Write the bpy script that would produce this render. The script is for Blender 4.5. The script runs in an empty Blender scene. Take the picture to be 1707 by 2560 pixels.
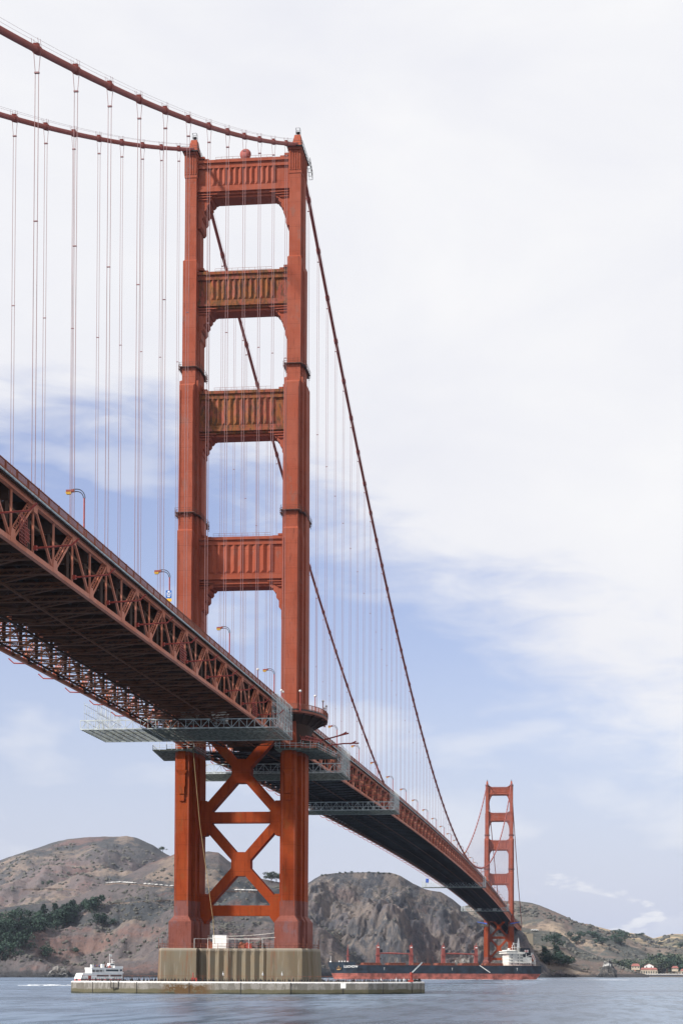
import bpy, bmesh, math, random
from mathutils import Vector, Matrix, noise
random.seed(7)
HAZE = 3.2e-5
R = math.radians
S = bpy.context.scene
COL = S.collection

# ------------------------------------------------------------------ camera
CAMP = Vector((85.909, -370.575, 5.302))
yaw, pit, rol, F, PX, PY = -.0934, .0184, .0037, 3638.5, 1095.6, 2364.85
fw = Vector((math.sin(yaw)*math.cos(pit), math.cos(yaw)*math.cos(pit), math.sin(pit)))
r0 = Vector((math.cos(yaw), -math.sin(yaw), 0)); u0 = r0.cross(fw)
rt = r0*math.cos(rol)+u0*math.sin(rol); up = -r0*math.sin(rol)+u0*math.cos(rol)
cd = bpy.data.cameras.new('camera'); cam = bpy.data.objects.new('camera', cd); COL.objects.link(cam)
cam.matrix_world = Matrix(((rt.x, up.x, -fw.x, CAMP.x), (rt.y, up.y, -fw.y, CAMP.y), (rt.z, up.z, -fw.z, CAMP.z), (0, 0, 0, 1)))
cd.sensor_fit = 'VERTICAL'; cd.sensor_height = 36; cd.sensor_width = 24
cd.lens = F*36/2560; cd.shift_x = -(PX-853.5)/2560; cd.shift_y = (PY-1280)/2560
cd.clip_start = 1; cd.clip_end = 80000
S.camera = cam

def ray(x, y): return fw+rt*((x-PX)/F)-up*((y-PY)/F)
def atY(x, y, Y): d = ray(x, y); return CAMP+d*((Y-CAMP.y)/d.y)
def atZ(x, y, Z): d = ray(x, y); return CAMP+d*((Z-CAMP.z)/d.z)
def atD(x, y, D):
    d = ray(x, y); h = math.hypot(d.x, d.y); return CAMP+d*(D/h)

# ------------------------------------------------------------------ light
SUN_AZ, SUN_EL = R(236), R(37)
W = bpy.data.worlds.new('World'); S.world = W; W.use_nodes = True
nt = W.node_tree; nt.nodes.clear()
def wn(t, **k):
    n = nt.nodes.new(t)
    for a, b in k.items(): setattr(n, a, b)
    return n
def wl(a, b): nt.links.new(a, b)
def wmath(op, a, b=None, c=None, clamp=False):
    n = wn('ShaderNodeMath', operation=op); n.use_clamp = clamp
    for i, v in enumerate((a, b, c)):
        if v is None: continue
        if hasattr(v, 'links') or hasattr(v, 'is_linked'): wl(v, n.inputs[i])
        else: n.inputs[i].default_value = v
    return n.outputs[0]
out = wn('ShaderNodeOutputWorld'); bg = wn('ShaderNodeBackground'); wl(bg.outputs[0], out.inputs[0])
sky = wn('ShaderNodeTexSky', sky_type='NISHITA'); sky.sun_disc = False
sky.sun_elevation = SUN_EL; sky.sun_rotation = SUN_AZ; sky.air_density = 1.3; sky.dust_density = 2.0; sky.ozone_density = 1.6
tc = wn('ShaderNodeTexCoord'); sp = wn('ShaderNodeSeparateXYZ'); wl(tc.outputs['Generated'], sp.inputs[0])
hyp = wmath('SQRT', wmath('ADD', wmath('MULTIPLY', sp.outputs[0], sp.outputs[0]), wmath('MULTIPLY', sp.outputs[1], sp.outputs[1])))
hyp = wmath('MAXIMUM', hyp, .05)
uu = wmath('DIVIDE', sp.outputs[0], hyp); vv = wmath('DIVIDE', sp.outputs[2], hyp)
cmb = wn('ShaderNodeCombineXYZ'); wl(uu, cmb.inputs[0]); wl(vv, cmb.inputs[1]); wl(sp.outputs[1], cmb.inputs[2])
def wnoise(scale, detail, rough, dist=0, vec=None, sx=1, sy=1, rz=0, loc=(0, 0, 0)):
    m = wn('ShaderNodeMapping'); m.inputs['Scale'].default_value = (sx, sy, 1); m.inputs['Rotation'].default_value = (0, 0, rz); m.inputs['Location'].default_value = loc
    wl(cmb.outputs[0], m.inputs[0])
    n = wn('ShaderNodeTexNoise'); n.inputs['Scale'].default_value = scale; n.inputs['Detail'].default_value = detail
    n.inputs['Roughness'].default_value = rough; n.inputs['Distortion'].default_value = dist; wl(m.outputs[0], n.inputs['Vector']); return n.outputs['Fac']
n1 = wnoise(5, 6, .55, .3, sx=1, sy=2.0, rz=R(14)); n2 = wnoise(16, 5, .6, .5, sx=1, sy=3.2, rz=R(8), loc=(3, 1, 0))
# cloud deck: everything above a line that descends to the right (world azimuth u, elevation v)
line = wmath('MINIMUM', wmath('MULTIPLY_ADD', uu, -.58, .200), .365)
q = wmath('SUBTRACT', vv, line)
q = wmath('ADD', q, wmath('MULTIPLY', wmath('SUBTRACT', n1, .5), .15))
q = wmath('ADD', q, wmath('MULTIPLY', wmath('SUBTRACT', n2, .5), .10))
mr = wn('ShaderNodeMapRange', interpolation_type='SMOOTHSTEP'); wl(q, mr.inputs[0])
mr.inputs[1].default_value = -.045; mr.inputs[2].default_value = .06; mr.inputs[3].default_value = .12; mr.inputs[4].default_value = 1
# thin wisps lower down
wis = wn('ShaderNodeMapRange', interpolation_type='SMOOTHSTEP'); wl(wnoise(8, 4, .5, .2, sx=1, sy=2.4, loc=(2.9, .9, 0)), wis.inputs[0])
wis.inputs[1].default_value = .43; wis.inputs[2].default_value = .70; wis.inputs[3].default_value = 0; wis.inputs[4].default_value = .5
hz = wn('ShaderNodeMapRange', interpolation_type='SMOOTHSTEP'); wl(vv, hz.inputs[0])
hz.inputs[1].default_value = .26; hz.inputs[2].default_value = -.02; hz.inputs[3].default_value = .0; hz.inputs[4].default_value = .85
lowc = wn('ShaderNodeMapRange', interpolation_type='SMOOTHSTEP')
wl(wmath('ADD', wmath('MULTIPLY', wnoise(14, 5, .6, .2, sx=1, sy=2.2, loc=(.3, .25, 0)), 1.0), wmath('MULTIPLY', vv, -3.0)), lowc.inputs[0])
lowc.inputs[1].default_value = .40; lowc.inputs[2].default_value = .52; lowc.inputs[3].default_value = 0; lowc.inputs[4].default_value = .75
cover = wmath('MAXIMUM', wmath('MAXIMUM', mr.outputs[0], wis.outputs[0]), lowc.outputs[0], clamp=True)
# cloud brightness varies softly
cb = wn('ShaderNodeMapRange'); wl(wnoise(4, 5, .55, .4, sx=1, sy=1.6, rz=R(25), loc=(5, 2, 0)), cb.inputs[0])
cb.inputs[1].default_value = .3; cb.inputs[2].default_value = .7; cb.inputs[3].default_value = 0; cb.inputs[4].default_value = 1
cc = wn('ShaderNodeMix', data_type='RGBA'); wl(cb.outputs[0], cc.inputs[0])
CL = 9.45
cc.inputs[6].default_value = (.88*CL, .89*CL, .955*CL, 1); cc.inputs[7].default_value = (1.0*CL, 1.0*CL, 1.015*CL, 1)
gain = wn('ShaderNodeMix', data_type='RGBA', blend_type='MULTIPLY'); gain.inputs[0].default_value = 1
wl(sky.outputs[0], gain.inputs[6]); gain.inputs[7].default_value = (1.62, 1.47, 1.80, 1)
hzc = wn('ShaderNodeMix', data_type='RGBA'); wl(hz.outputs[0], hzc.inputs[0]); wl(gain.outputs[2], hzc.inputs[6]); hzc.inputs[7].default_value = (6.1, 6.85, 8.9, 1)
mx = wn('ShaderNodeMix', data_type='RGBA'); wl(cover, mx.inputs[0]); wl(hzc.outputs[2], mx.inputs[6]); wl(cc.outputs[2], mx.inputs[7])
wl(mx.outputs[2], bg.inputs[0]); bg.inputs[1].default_value = .077
sl = bpy.data.lights.new('sun', 'SUN'); so = bpy.data.objects.new('sun', sl); COL.objects.link(so)
sl.energy = 4.8; sl.angle = R(4); sl.color = (1, .94, .86)
sd = Vector((math.sin(SUN_AZ)*math.cos(SUN_EL), math.cos(SUN_AZ)*math.cos(SUN_EL), math.sin(SUN_EL)))
so.rotation_euler = sd.to_track_quat('Z', 'Y').to_euler(); so.location = (-300, -300, 400)
S.view_settings.view_transform = 'Standard'; S.view_settings.look = 'None'; S.view_settings.exposure = .4; S.view_settings.gamma = 1
S.cycles.max_bounces = 5; S.cycles.diffuse_bounces = 3; S.cycles.transparent_max_bounces = 8

# ------------------------------------------------------------------ materials
class Mat:
    def __init__(s, name, rough=.6, metal=0, spec=.4):
        s.m = bpy.data.materials.new(name); s.m.use_nodes = True; s.t = s.m.node_tree
        s.b = s.t.nodes['Principled BSDF']; s.b.inputs['Roughness'].default_value = rough
        s.b.inputs['Metallic'].default_value = metal; s.b.inputs['Specular IOR Level'].default_value = spec
        s.tc = s.t.nodes.new('ShaderNodeTexCoord')
    def n(s, t, **k):
        n = s.t.nodes.new(t)
        for a, b in k.items(): setattr(n, a, b)
        return n
    def l(s, a, b): s.t.links.new(a, b)
    def set(s, sock, v):
        if hasattr(v, 'is_linked'): s.l(v, sock)
        elif isinstance(v, tuple) and len(v) == 3: sock.default_value = (*v, 1)
        else: sock.default_value = v
    def noise(s, scale, detail=4, rough=.55, sc=(1, 1, 1), dist=0, loc=(0, 0, 0), geo=False, rot=(0, 0, 0)):
        m = s.n('ShaderNodeMapping'); m.inputs['Scale'].default_value = sc; m.inputs['Location'].default_value = loc; m.inputs['Rotation'].default_value = rot
        if geo: g = s.n('ShaderNodeNewGeometry'); s.l(g.outputs['Position'], m.inputs[0])
        else: s.l(s.tc.outputs['Object'], m.inputs[0])
        n = s.n('ShaderNodeTexNoise'); n.inputs['Scale'].default_value = scale; n.inputs['Detail'].default_value = detail
        n.inputs['Roughness'].default_value = rough; n.inputs['Distortion'].default_value = dist; s.l(m.outputs[0], n.inputs['Vector'])
        return n.outputs['Fac']
    def rng(s, v, a, b, c=0., d=1.):
        m = s.n('ShaderNodeMapRange', interpolation_type='SMOOTHSTEP'); s.l(v, m.inputs[0])
        for i, q in enumerate((a, b, c, d)): m.inputs[i+1].default_value = q
        return m.outputs[0]
    def mix(s, f, a, b, mode='MIX'):
        m = s.n('ShaderNodeMix', data_type='RGBA', blend_type=mode); s.set(m.inputs[0], f); s.set(m.inputs[6], a); s.set(m.inputs[7], b); return m.outputs[2]
    def math(s, op, a, b=0.):
        m = s.n('ShaderNodeMath', operation=op); s.set(m.inputs[0], a); s.set(m.inputs[1], b); return m.outputs[0]
    def pos(s, geo=False):
        x = s.n('ShaderNodeSeparateXYZ')
        if geo: g = s.n('ShaderNodeNewGeometry'); s.l(g.outputs['Position'], x.inputs[0])
        else: s.l(s.tc.outputs['Object'], x.inputs[0])
        return x.outputs
    def bump(s, h, st=.3, dist=.1):
        b = s.n('ShaderNodeBump'); b.inputs['Strength'].default_value = st; b.inputs['Distance'].default_value = dist
        s.l(h, b.inputs['Height']); s.l(b.outputs[0], s.b.inputs['Normal'])
    def col(s, c): s.set(s.b.inputs['Base Color'], c); return s.m

def simple(name, c, rough=.6, var=.15, sc=2., metal=0):
    m = Mat(name, rough, metal)
    f = m.noise(sc, 5, .6)
    d = tuple(x*(1-var*1.6) for x in c); e = tuple(min(1, x*(1+var)) for x in c)
    return m.col(m.mix(m.rng(f, .3, .7), d, e))

def paint(name, base, streak=.35, lichen=0., seams=True):
    m = Mat(name, .75, 0, .15)
    big = m.noise(.12, 4, .6); fine = m.noise(3.0, 4, .7); st = m.noise(.9, 5, .65, sc=(1, 1, .09))
    dk = tuple(x*.62 for x in base); pale = (base[0]*1.12, base[1]*1.5, base[2]*1.9)
    c = m.mix(m.rng(big, .35, .65, 0, .75), base, pale)
    c = m.mix(m.rng(st, .50, .72, 0, streak), c, dk)
    c = m.mix(m.rng(fine, .45, .8, 0, .28), c, tuple(x*.7 for x in base))
    if seams:
        br = m.n('ShaderNodeTexBrick'); mp = m.n('ShaderNodeMapping'); mp.inputs['Rotation'].default_value = (R(90), 0, 0); m.l(m.tc.outputs['Object'], mp.inputs[0]); m.l(mp.outputs[0], br.inputs['Vector'])
        br.inputs['Scale'].default_value = 1; br.inputs['Brick Width'].default_value = 1.07; br.inputs['Row Height'].default_value = 2.13; br.inputs['Mortar Size'].default_value = .035; br.offset = 0
        br.inputs['Color1'].default_value = (1, 1, 1, 1); br.inputs['Color2'].default_value = (.86, .86, .86, 1); br.inputs['Mortar'].default_value = (.72, .70, .70, 1)
        c = m.mix(.75, c, br.outputs['Color'], 'MULTIPLY')
        grain = m.noise(9, 2, .6); c = m.mix(m.rng(grain, .4, .75, 0, .35), c, pale)
        sc_ = m.noise(.35, 6, .75, sc=(1, 1, .55), loc=(3, 8, 1)); c = m.mix(m.rng(sc_, .57, .63, 0, .55), c, (base[0]*.75, base[1]*1.6, base[2]*2.6))
        ru = m.noise(1.9, 5, .7, sc=(1, 1, .12), loc=(8, 1, 4)); c = m.mix(m.rng(ru, .56, .68, 0, .6), c, (base[0]*.45, base[1]*.45, base[2]*.5))
    if lichen:
        a = m.noise(.55, 6, .7, sc=(1, 1, .35)); b = m.noise(1.6, 5, .7, sc=(1, 1, .3), loc=(9, 3, 1))
        c = m.mix(m.rng(a, .40, .60, 0, lichen), c, (.20, .078, .012))
        c = m.mix(m.rng(b, .46, .60, 0, lichen), c, (.045, .032, .018))
    if seams:
        p = m.pos()
        for ax, per in ((2, 6.4),):
            fr = m.math('FRACT', m.math('DIVIDE', m.math('ADD', p[ax], 500.), per))
            ln = m.math('LESS_THAN', fr, .016)
            c = m.mix(m.math('MULTIPLY', ln, .45), c, tuple(x*.3 for x in base))
    m.bump(fine, .25, .03)
    return m.col(c)

ORG = (.285, .060, .028)
M = {}
M['paint'] = paint('orange_paint', ORG)
M['lichen'] = paint('lichen_stained_paint', (.25, .055, .03), .4, .72)
M['lower'] = paint('sun_faded_lower_paint', (.27, .038, .006), .9)
M['primer'] = paint('dusty_primer_paint', (.21, .062, .042), .7)
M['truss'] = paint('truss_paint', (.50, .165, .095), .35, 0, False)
M['under'] = paint('underside_shade_tone', (.055, .027, .018), .5, 0, False)  # same bridge paint, darkened to put the underside's shade into the colour
M['soffit'] = paint('soffit_shade_tone', (.034, .025, .022), .5, 0, False)  # near-black base: shade under road slab and main span put into the colour
M['lateral'] = paint('bracing_shade_tone', (.11, .042, .022), .5, 0, False)  # bridge paint darkened less; under-deck shade painted into the bottom bracing
M['cable'] = paint('cable_paint', (.26, .06, .042), .3, 0, False)
M['rope'] = simple('suspender_rope_paint', (.24, .12, .125), .6, .1)
M['railm'] = paint('railing_paint', (.24, .075, .045), .3, 0, False)
M['boom'] = simple('bright_red_paint', (.33, .05, .035), .5, .2)
M['collar'] = simple('grimy_walkway_paint', (.10, .035, .022), .7, .3)
M['galv'] = simple('galvanised_steel', (.16, .175, .15), .5, .35, 1.2)
M['galvl'] = simple('bright_galvanised_steel', (.50, .55, .55), .45, .2, 1.2)
M['mesh'] = simple('green_grey_netting', (.06, .068, .05), .8, .3, 1.5)
M['dark'] = simple('dark_steel', (.035, .03, .03), .6, .3)
M['white'] = simple('white_paint', (.78, .78, .76), .5, .08, .5)
M['ivory'] = simple('ivory_paint', (.72, .71, .66), .5, .1, .5)
M['asph'] = simple('asphalt', (.05, .05, .05), .9, .2, .5)
M['glass'] = simple('dark_glass', (.03, .045, .06), .15, .2)
M['blue'] = simple('blue_sign_paint', (.02, .13, .45), .5, .05)
M['yellow'] = simple('yellow_sign_paint', (.85, .48, .03), .5, .05)
M['tarp'] = simple('blue_tarpaulin', (.05, .11, .42), .6, .2, .4)
M['lens'] = simple('amber_lamp_lens', (.75, .45, .08), .3, .1)
M['globe'] = simple('pale_globe_glass', (.7, .66, .62), .2, .05)
M['birdm'] = simple('black_feathers', (.012, .012, .014), .7, .3)
M['gull'] = simple('white_feathers', (.75, .75, .74), .7, .05)
M['rust'] = simple('rusty_iron', (.22, .07, .04), .8, .4, 1.5)
M['redroof'] = simple('red_roof_tiles', (.27, .10, .085), .8, .15, .4)
M['cream'] = simple('cream_wall_paint', (.48, .42, .33), .8, .1, .3)
M['rope2'] = simple('hemp_rope', (.35, .25, .12), .8, .1)
M['skin'] = simple('skin', (.45, .27, .2), .6, .05)
M['bark'] = simple('bark', (.09, .065, .05), .9, .3)
def foliage(name, a, b):
    m = Mat(name, .8, 0, .15); oi = m.n('ShaderNodeObjectInfo'); c = m.mix(m.rng(m.noise(3.5, 3, .6), .35, .65), a, b)
    return m.col(m.mix(m.rng(oi.outputs['Random'], 0, 1, 0, .55), c, tuple(x*1.9 for x in b)))
M['cyp'] = foliage('cypress_foliage', (.014, .032, .026), (.035, .06, .042))
M['euc'] = foliage('eucalyptus_foliage', (.03, .046, .036), (.07, .09, .06))
def concrete():
    m = Mat('stained_pier_concrete', .85)
    a = m.noise(.35, 5, .6, sc=(1, 1, .06)); b = m.noise(1.1, 5, .6, sc=(1, 1, .05), loc=(4, 4, 0)); g = m.noise(.2, 4, .6, loc=(7, 0, 0)); fi = m.noise(4, 4, .7)
    c = m.mix(m.rng(g, .35, .65), (.175, .135, .085), (.16, .14, .10))
    c = m.mix(m.rng(a, .47, .60, 0, .55), c, (.10, .075, .045))
    c = m.mix(m.rng(b, .56, .66, 0, .7), c, (.19, .085, .045))
    c = m.mix(m.rng(m.noise(1.7, 4, .6, sc=(1, 1, .05), loc=(1, 9, 0)), .58, .68, 0, .6), c, (.27, .24, .19))
    z = m.pos()[2]
    c = m.mix(m.rng(z, 10.9, 10.3, .55, 0.), c, (.30, .27, .22))
    c = m.mix(m.rng(fi, .5, .8, 0, .25), c, (.1, .08, .06)); m.bump(fi, .3, .05); return m.col(c)
M['conc'] = concrete()
def fender():
    m = Mat('fender_concrete', .85)
    z = m.pos()[2]; n = m.noise(.25, 5, .6, sc=(1, 1, 2)); fi = m.noise(2.5, 5, .7); pt = m.noise(.09, 4, .6, loc=(2.2, 0, 0))
    c = m.mix(m.rng(fi, .3, .7), (.22, .205, .18), (.30, .285, .26))
    c = m.mix(m.rng(m.noise(.8, 4, .6, sc=(1, 1, .1)), .5, .7, 0, .5), c, (.2, .17, .13))
    lo = m.math('ADD', z, m.math('MULTIPLY', m.math('SUBTRACT', n, .5), 1.2))
    cr = m.noise(.7, 3, .7, sc=(1, 1, .25), loc=(4, 2, 0)); c = m.mix(m.rng(cr, .495, .5, 0, .5), m.mix(m.rng(cr, .505, .5, 0, .5), c, (.1, .09, .07)), c)
    c = m.mix(m.rng(lo, 1.25, .95, 0, .9), c, (.11, .10, .055))
    c = m.mix(m.rng(lo, .45, .1, 0, .8), c, (.03, .032, .02))
    c = m.mix(m.rng(m.math('ADD', z, m.math('MULTIPLY', fi, .5)), 2.75, 2.95, 0, .9), c, (.72, .71, .69))
    x = m.pos()[0]
    rp = m.math('MULTIPLY', m.rng(m.math('ABSOLUTE', m.math('ADD', x, 7.5)), 8, 4), m.rng(m.math('ADD', n, m.math('MULTIPLY', fi, .6)), .72, .8))
    c = m.mix(m.math('MULTIPLY', rp, m.rng(z, 2.4, 2.1)), c, (.10, .055, .02))
    m.bump(fi, .4, .08); return m.col(c)
M['fender'] = fender()

def water():
    m = Mat('bay_water', .12, 0, .5)
    a = m.noise(.33, 4, .6, sc=(.7, 1.5, 1), geo=True); b = m.noise(1.1, 4, .65, sc=(.7, 1.7, 1), geo=True); l = m.noise(.010, 4, .6, sc=(.5, 1.6, 1), geo=True, dist=.6)
    g = m.noise(.05, 3, .6, sc=(.7, 1.5, 1), geo=True)
    m.b.inputs['IOR'].default_value = 1.333
    h = m.math('ADD', m.math('MULTIPLY', a, 1.5), m.math('ADD', m.math('MULTIPLY', b, .5), m.math('MULTIPLY', g, 3.2)))
    m.bump(h, .24, 1.0)
    m.set(m.b.inputs['Roughness'], m.rng(l, .35, .65, .13, .32))
    m_near = .75
    return m.col(m.mix(m.rng(m.noise(.30, 5, .7, sc=(1, .16, 1), geo=True, dist=.3), .44, .60, 0, m_near), m.mix(m.rng(l, .38, .62), (.10, .15, .215), (.155, .21, .29)), (.025, .05, .075)))  # dark strokes in base colour stand in for wave faces reflecting less sky
M['water'] = water()
def foam():
    m = Mat('foam', .8); return m.col(m.mix(m.rng(m.noise(.5, 5, .7), .35, .6), (.45, .5, .55), (.85, .87, .88)))
M['foam'] = foam()

def hill(name, cols, sc=1., rot=0., cliffs=None, shore=True):
    # cols: scrub, dry grass, red soil, dark scrub
    m = Mat(name, .95, 0, .1)
    k = dict(geo=True)
    st = (1, 1, 1.6)
    a = m.noise(.0045*sc, 6, .6, sc=st, dist=.5, **k); b = m.noise(.009*sc, 6, .62, sc=st, dist=.4, loc=(50, 20, 9), **k)
    c0 = m.noise(.006*sc, 5, .6, sc=st, loc=(-90, 10, 3), dist=.8, **k); f = m.noise(.07*sc, 5, .7, **k); ff = m.noise(.22*sc, 4, .7, **k)
    c = m.mix(m.rng(a, .42, .56), cols[0], cols[3])
    c = m.mix(m.rng(m.math('ADD', b, m.math('MULTIPLY', m.math('SUBTRACT', f, .5), .35)), .52, .62, 0, .85), c, cols[1])
    c = m.mix(m.rng(m.math('ADD', c0, m.math('MULTIPLY', m.math('SUBTRACT', f, .5), .25)), .54, .62, 0, .8), c, cols[2])
    c = m.mix(m.rng(f, .48, .66, 0, .6), c, cols[3])
    c = m.mix(m.rng(ff, .56, .70, 0, .75), c, tuple(x*.35 for x in cols[3]))
    c = m.mix(m.rng(m.noise(.16*sc, 4, .7, loc=(5, 5, 5), **k), .60, .74, 0, .5), c, tuple(min(1, x*1.5) for x in cols[1]))
    if cliffs:
        s2 = dict(geo=True, rot=(0, R(cliffs[0]), 0), sc=(1, .6, .28))
        g = m.noise(.05, 7, .7, dist=.6, **s2); h = m.noise(.14, 6, .72, dist=.5, loc=(3, 8, 2), **s2)
        c = m.mix(m.rng(g, .46, .58, 0, .6), c, cliffs[1]); c = m.mix(m.rng(g, .46, .36, 0, .8), c, cliffs[2])
        c = m.mix(m.rng(h, .53, .66, 0, .85), c, (.035, .036, .042))
        c = m.mix(m.rng(h, .44, .34, 0, .55), c, (.26, .225, .195))
        m.bump(m.math('ADD', g, h), .8, 4.)
    else: m.bump(m.math('ADD', f, ff), .6, 3.)
    if shore:
        z = m.math('ADD', m.pos(True)[2], m.math('MULTIPLY', m.math('SUBTRACT', f, .5), 14.))
        c = m.mix(m.rng(z, 5.5, 3., 0, .85), c, (.03, .032, .035))
    return m.col(c)
G1 = [(.135, .112, .112), (.22, .175, .145), (.16, .105, .098), (.07, .073, .078)]
M['hillA'] = hill('scrub_covered_hill_far', G1)
M['hillB'] = hill('scrub_covered_hill', [(.105, .091, .092), (.20, .158, .13), (.14, .088, .079), (.052, .057, .062)], 1.1)
M['cliff'] = hill('rocky_cliff', [(.108, .098, .105), (.145, .124, .112), (.125, .096, .093), (.065, .069, .078)], 1.3, cliffs=(38, (.165, .138, .122), (.055, .06, .072)))
M['hillE'] = hill('grassy_hill', [(.16, .13, .11), (.32, .25, .185), (.15, .11, .095), (.075, .08, .075)], .8)
M['hillF'] = hill('dry_grass_hill', [(.33, .25, .165), (.42, .33, .22), (.30, .22, .15), (.11, .105, .075)], .7)
M['rock'] = hill('guano_rock', [(.22, .21, .2), (.75, .75, .73), (.2, .18, .16), (.07, .07, .07)], 6)
M['road'] = simple('road_dust', (.15, .115, .095), .9, .1, .1)

# ------------------------------------------------------------------ mesh helpers
class MB:
    def __init__(s): s.v = []; s.f = []
    def add(s, vs, fs):
        o = len(s.v); s.v += [tuple(v) for v in vs]; s.f += [tuple(i+o for i in f) for f in fs]; return s
    def box(s, x0, x1, y0, y1, z0, z1):
        return s.add([(x0, y0, z0), (x1, y0, z0), (x1, y1, z0), (x0, y1, z0), (x0, y0, z1), (x1, y0, z1), (x1, y1, z1), (x0, y1, z1)],
                     [(0, 3, 2, 1), (4, 5, 6, 7), (0, 1, 5, 4), (1, 2, 6, 5), (2, 3, 7, 6), (3, 0, 4, 7)])
    def loft(s, rings):      # list of equal-length rings of points, closed, capped
        o = len(s.v); n = len(rings[0])
        for r in rings: s.v += [tuple(p) for p in r]
        for i in range(len(rings)-1):
            for j in range(n):
                k = (j+1) % n; s.f.append((o+i*n+j, o+i*n+k, o+(i+1)*n+k, o+(i+1)*n+j))
        s.f.append(tuple(o+j for j in reversed(range(n)))); s.f.append(tuple(o+(len(rings)-1)*n+j for j in range(n)))
        return s
    def tier(s, cx, cy, prof):   # prof: (z, hx, hy)
        return s.loft([[(cx-a, cy-b, z), (cx+a, cy-b, z), (cx+a, cy+b, z), (cx-a, cy+b, z)] for z, a, b in prof])
    def bar(s, p, q, w, h=None, upv=None):
        p = Vector(p); q = Vector(q); h = h or w; d = (q-p)
        if d.length < 1e-6: return s
        d.normalize(); u = Vector(upv) if upv else (Vector((0, 0, 1)) if abs(d.z) < .95 else Vector((0, 1, 0)))
        a = d.cross(u).normalized(); b = a.cross(d).normalized(); a *= w/2; b *= h/2
        return s.loft([[p-a-b, p+a-b, p+a+b, p-a+b], [q-a-b, q+a-b, q+a+b, q-a+b]])
    def tube(s, pts, r, n=8):
        pts = [Vector(p) for p in pts]; rings = []
        for i, p in enumerate(pts):
            d = (pts[min(i+1, len(pts)-1)]-pts[max(i-1, 0)]).normalized()
            u = Vector((0, 0, 1)) if abs(d.z) < .95 else Vector((0, 1, 0))
            a = d.cross(u).normalized(); b = a.cross(d); rr = r[i] if isinstance(r, (list, tuple)) else r
            rings.append([p+a*(rr*math.cos(t*2*math.pi/n))+b*(rr*math.sin(t*2*math.pi/n)) for t in range(n)])
        return s.loft(rings)
    def lathe(s, cx, cy, prof, n=16, sx=1, sy=1):
        return s.loft([[(cx+r*sx*math.cos(t*2*math.pi/n), cy+r*sy*math.sin(t*2*math.pi/n), z) for t in range(n)] for z, r in prof])
    def prism_y(s, poly, y0, y1):   # poly in (x, z)
        return s.loft([[(x, y0, z) for x, z in poly], [(x, y1, z) for x, z in poly]])
    def prism_z(s, poly, z0, z1): return s.loft([[(x, y, z0) for x, y in poly], [(x, y, z1) for x, y in poly]])
    def zsc(s, k, z0=11.2): s.v = [(x, y, z0+(z-z0)*k if z > z0 else z) for x, y, z in s.v]; return s
    def build(s, name, mat, parent=None, smooth=False, **p):
        me = bpy.data.meshes.new(name); me.from_pydata(s.v, [], s.f); me.update()
        bm = bmesh.new(); bm.from_mesh(me); bmesh.ops.recalc_face_normals(bm, faces=bm.faces); bm.to_mesh(me); bm.free()
        me.materials.append(M[mat] if isinstance(mat, str) else mat)
        if smooth:
            for f in me.polygons: f.use_smooth = True
        o = bpy.data.objects.new(name, me); COL.objects.link(o); o.parent = parent
        if parent is not None and parent.get('_loc'): pass
        for k, v in p.items(): o[k] = v
        return o
def ROT(mb, ang, loc, sc=1.):
    c, s_ = math.cos(ang), math.sin(ang)
    mb.v = [((x*c-y*s_)*sc+loc[0], (x*s_+y*c)*sc+loc[1], z*sc+loc[2]) for x, y, z in mb.v]; return mb
def thing(name, label, cat, loc=(0, 0, 0), rz=0, group=None):
    o = bpy.data.objects.new(name, None); COL.objects.link(o); o.location = loc; o.rotation_euler = (0, 0, rz)
    o.empty_display_size = 1; o['label'] = label; o['category'] = cat
    if group: o['group'] = group
    return o
def tag(o, label, cat, group=None):
    o['label'] = label; o['category'] = cat
    if group: o['group'] = group
    return o
def dup(o, loc=None, rz=None, parent=None, label=None, sc=None):
    c = o.copy(); COL.objects.link(c)
    if parent is not None: c.parent = parent
    if loc is not None: c.location = loc
    if rz is not None: c.rotation_euler = (0, 0, rz)
    if sc is not None: c.scale = (sc, sc, sc) if not isinstance(sc, tuple) else sc
    if label: c['label'] = label
    for ch in list(o.children): dup(ch, parent=c)
    return c
ORD = ['first', 'second', 'third', 'fourth', 'fifth', 'sixth', 'seventh', 'eighth', 'ninth', 'tenth', 'eleventh', 'twelfth', 'thirteenth', 'fourteenth', 'fifteenth', 'sixteenth',
       'seventeenth', 'eighteenth', 'nineteenth', 'twentieth', 'twenty-first', 'twenty-second', 'twenty-third', 'twenty-fourth', 'twenty-fifth', 'twenty-sixth', 'twenty-seventh', 'twenty-eighth', 'twenty-ninth', 'thirtieth']

# ------------------------------------------------------------------ water
b = MB(); b.add([(-40000, -2000, 0), (40000, -2000, 0), (40000, 60000, 0), (-40000, 60000, 0)], [(0, 1, 2, 3)])
b.build('water', 'water', kind='structure')

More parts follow.
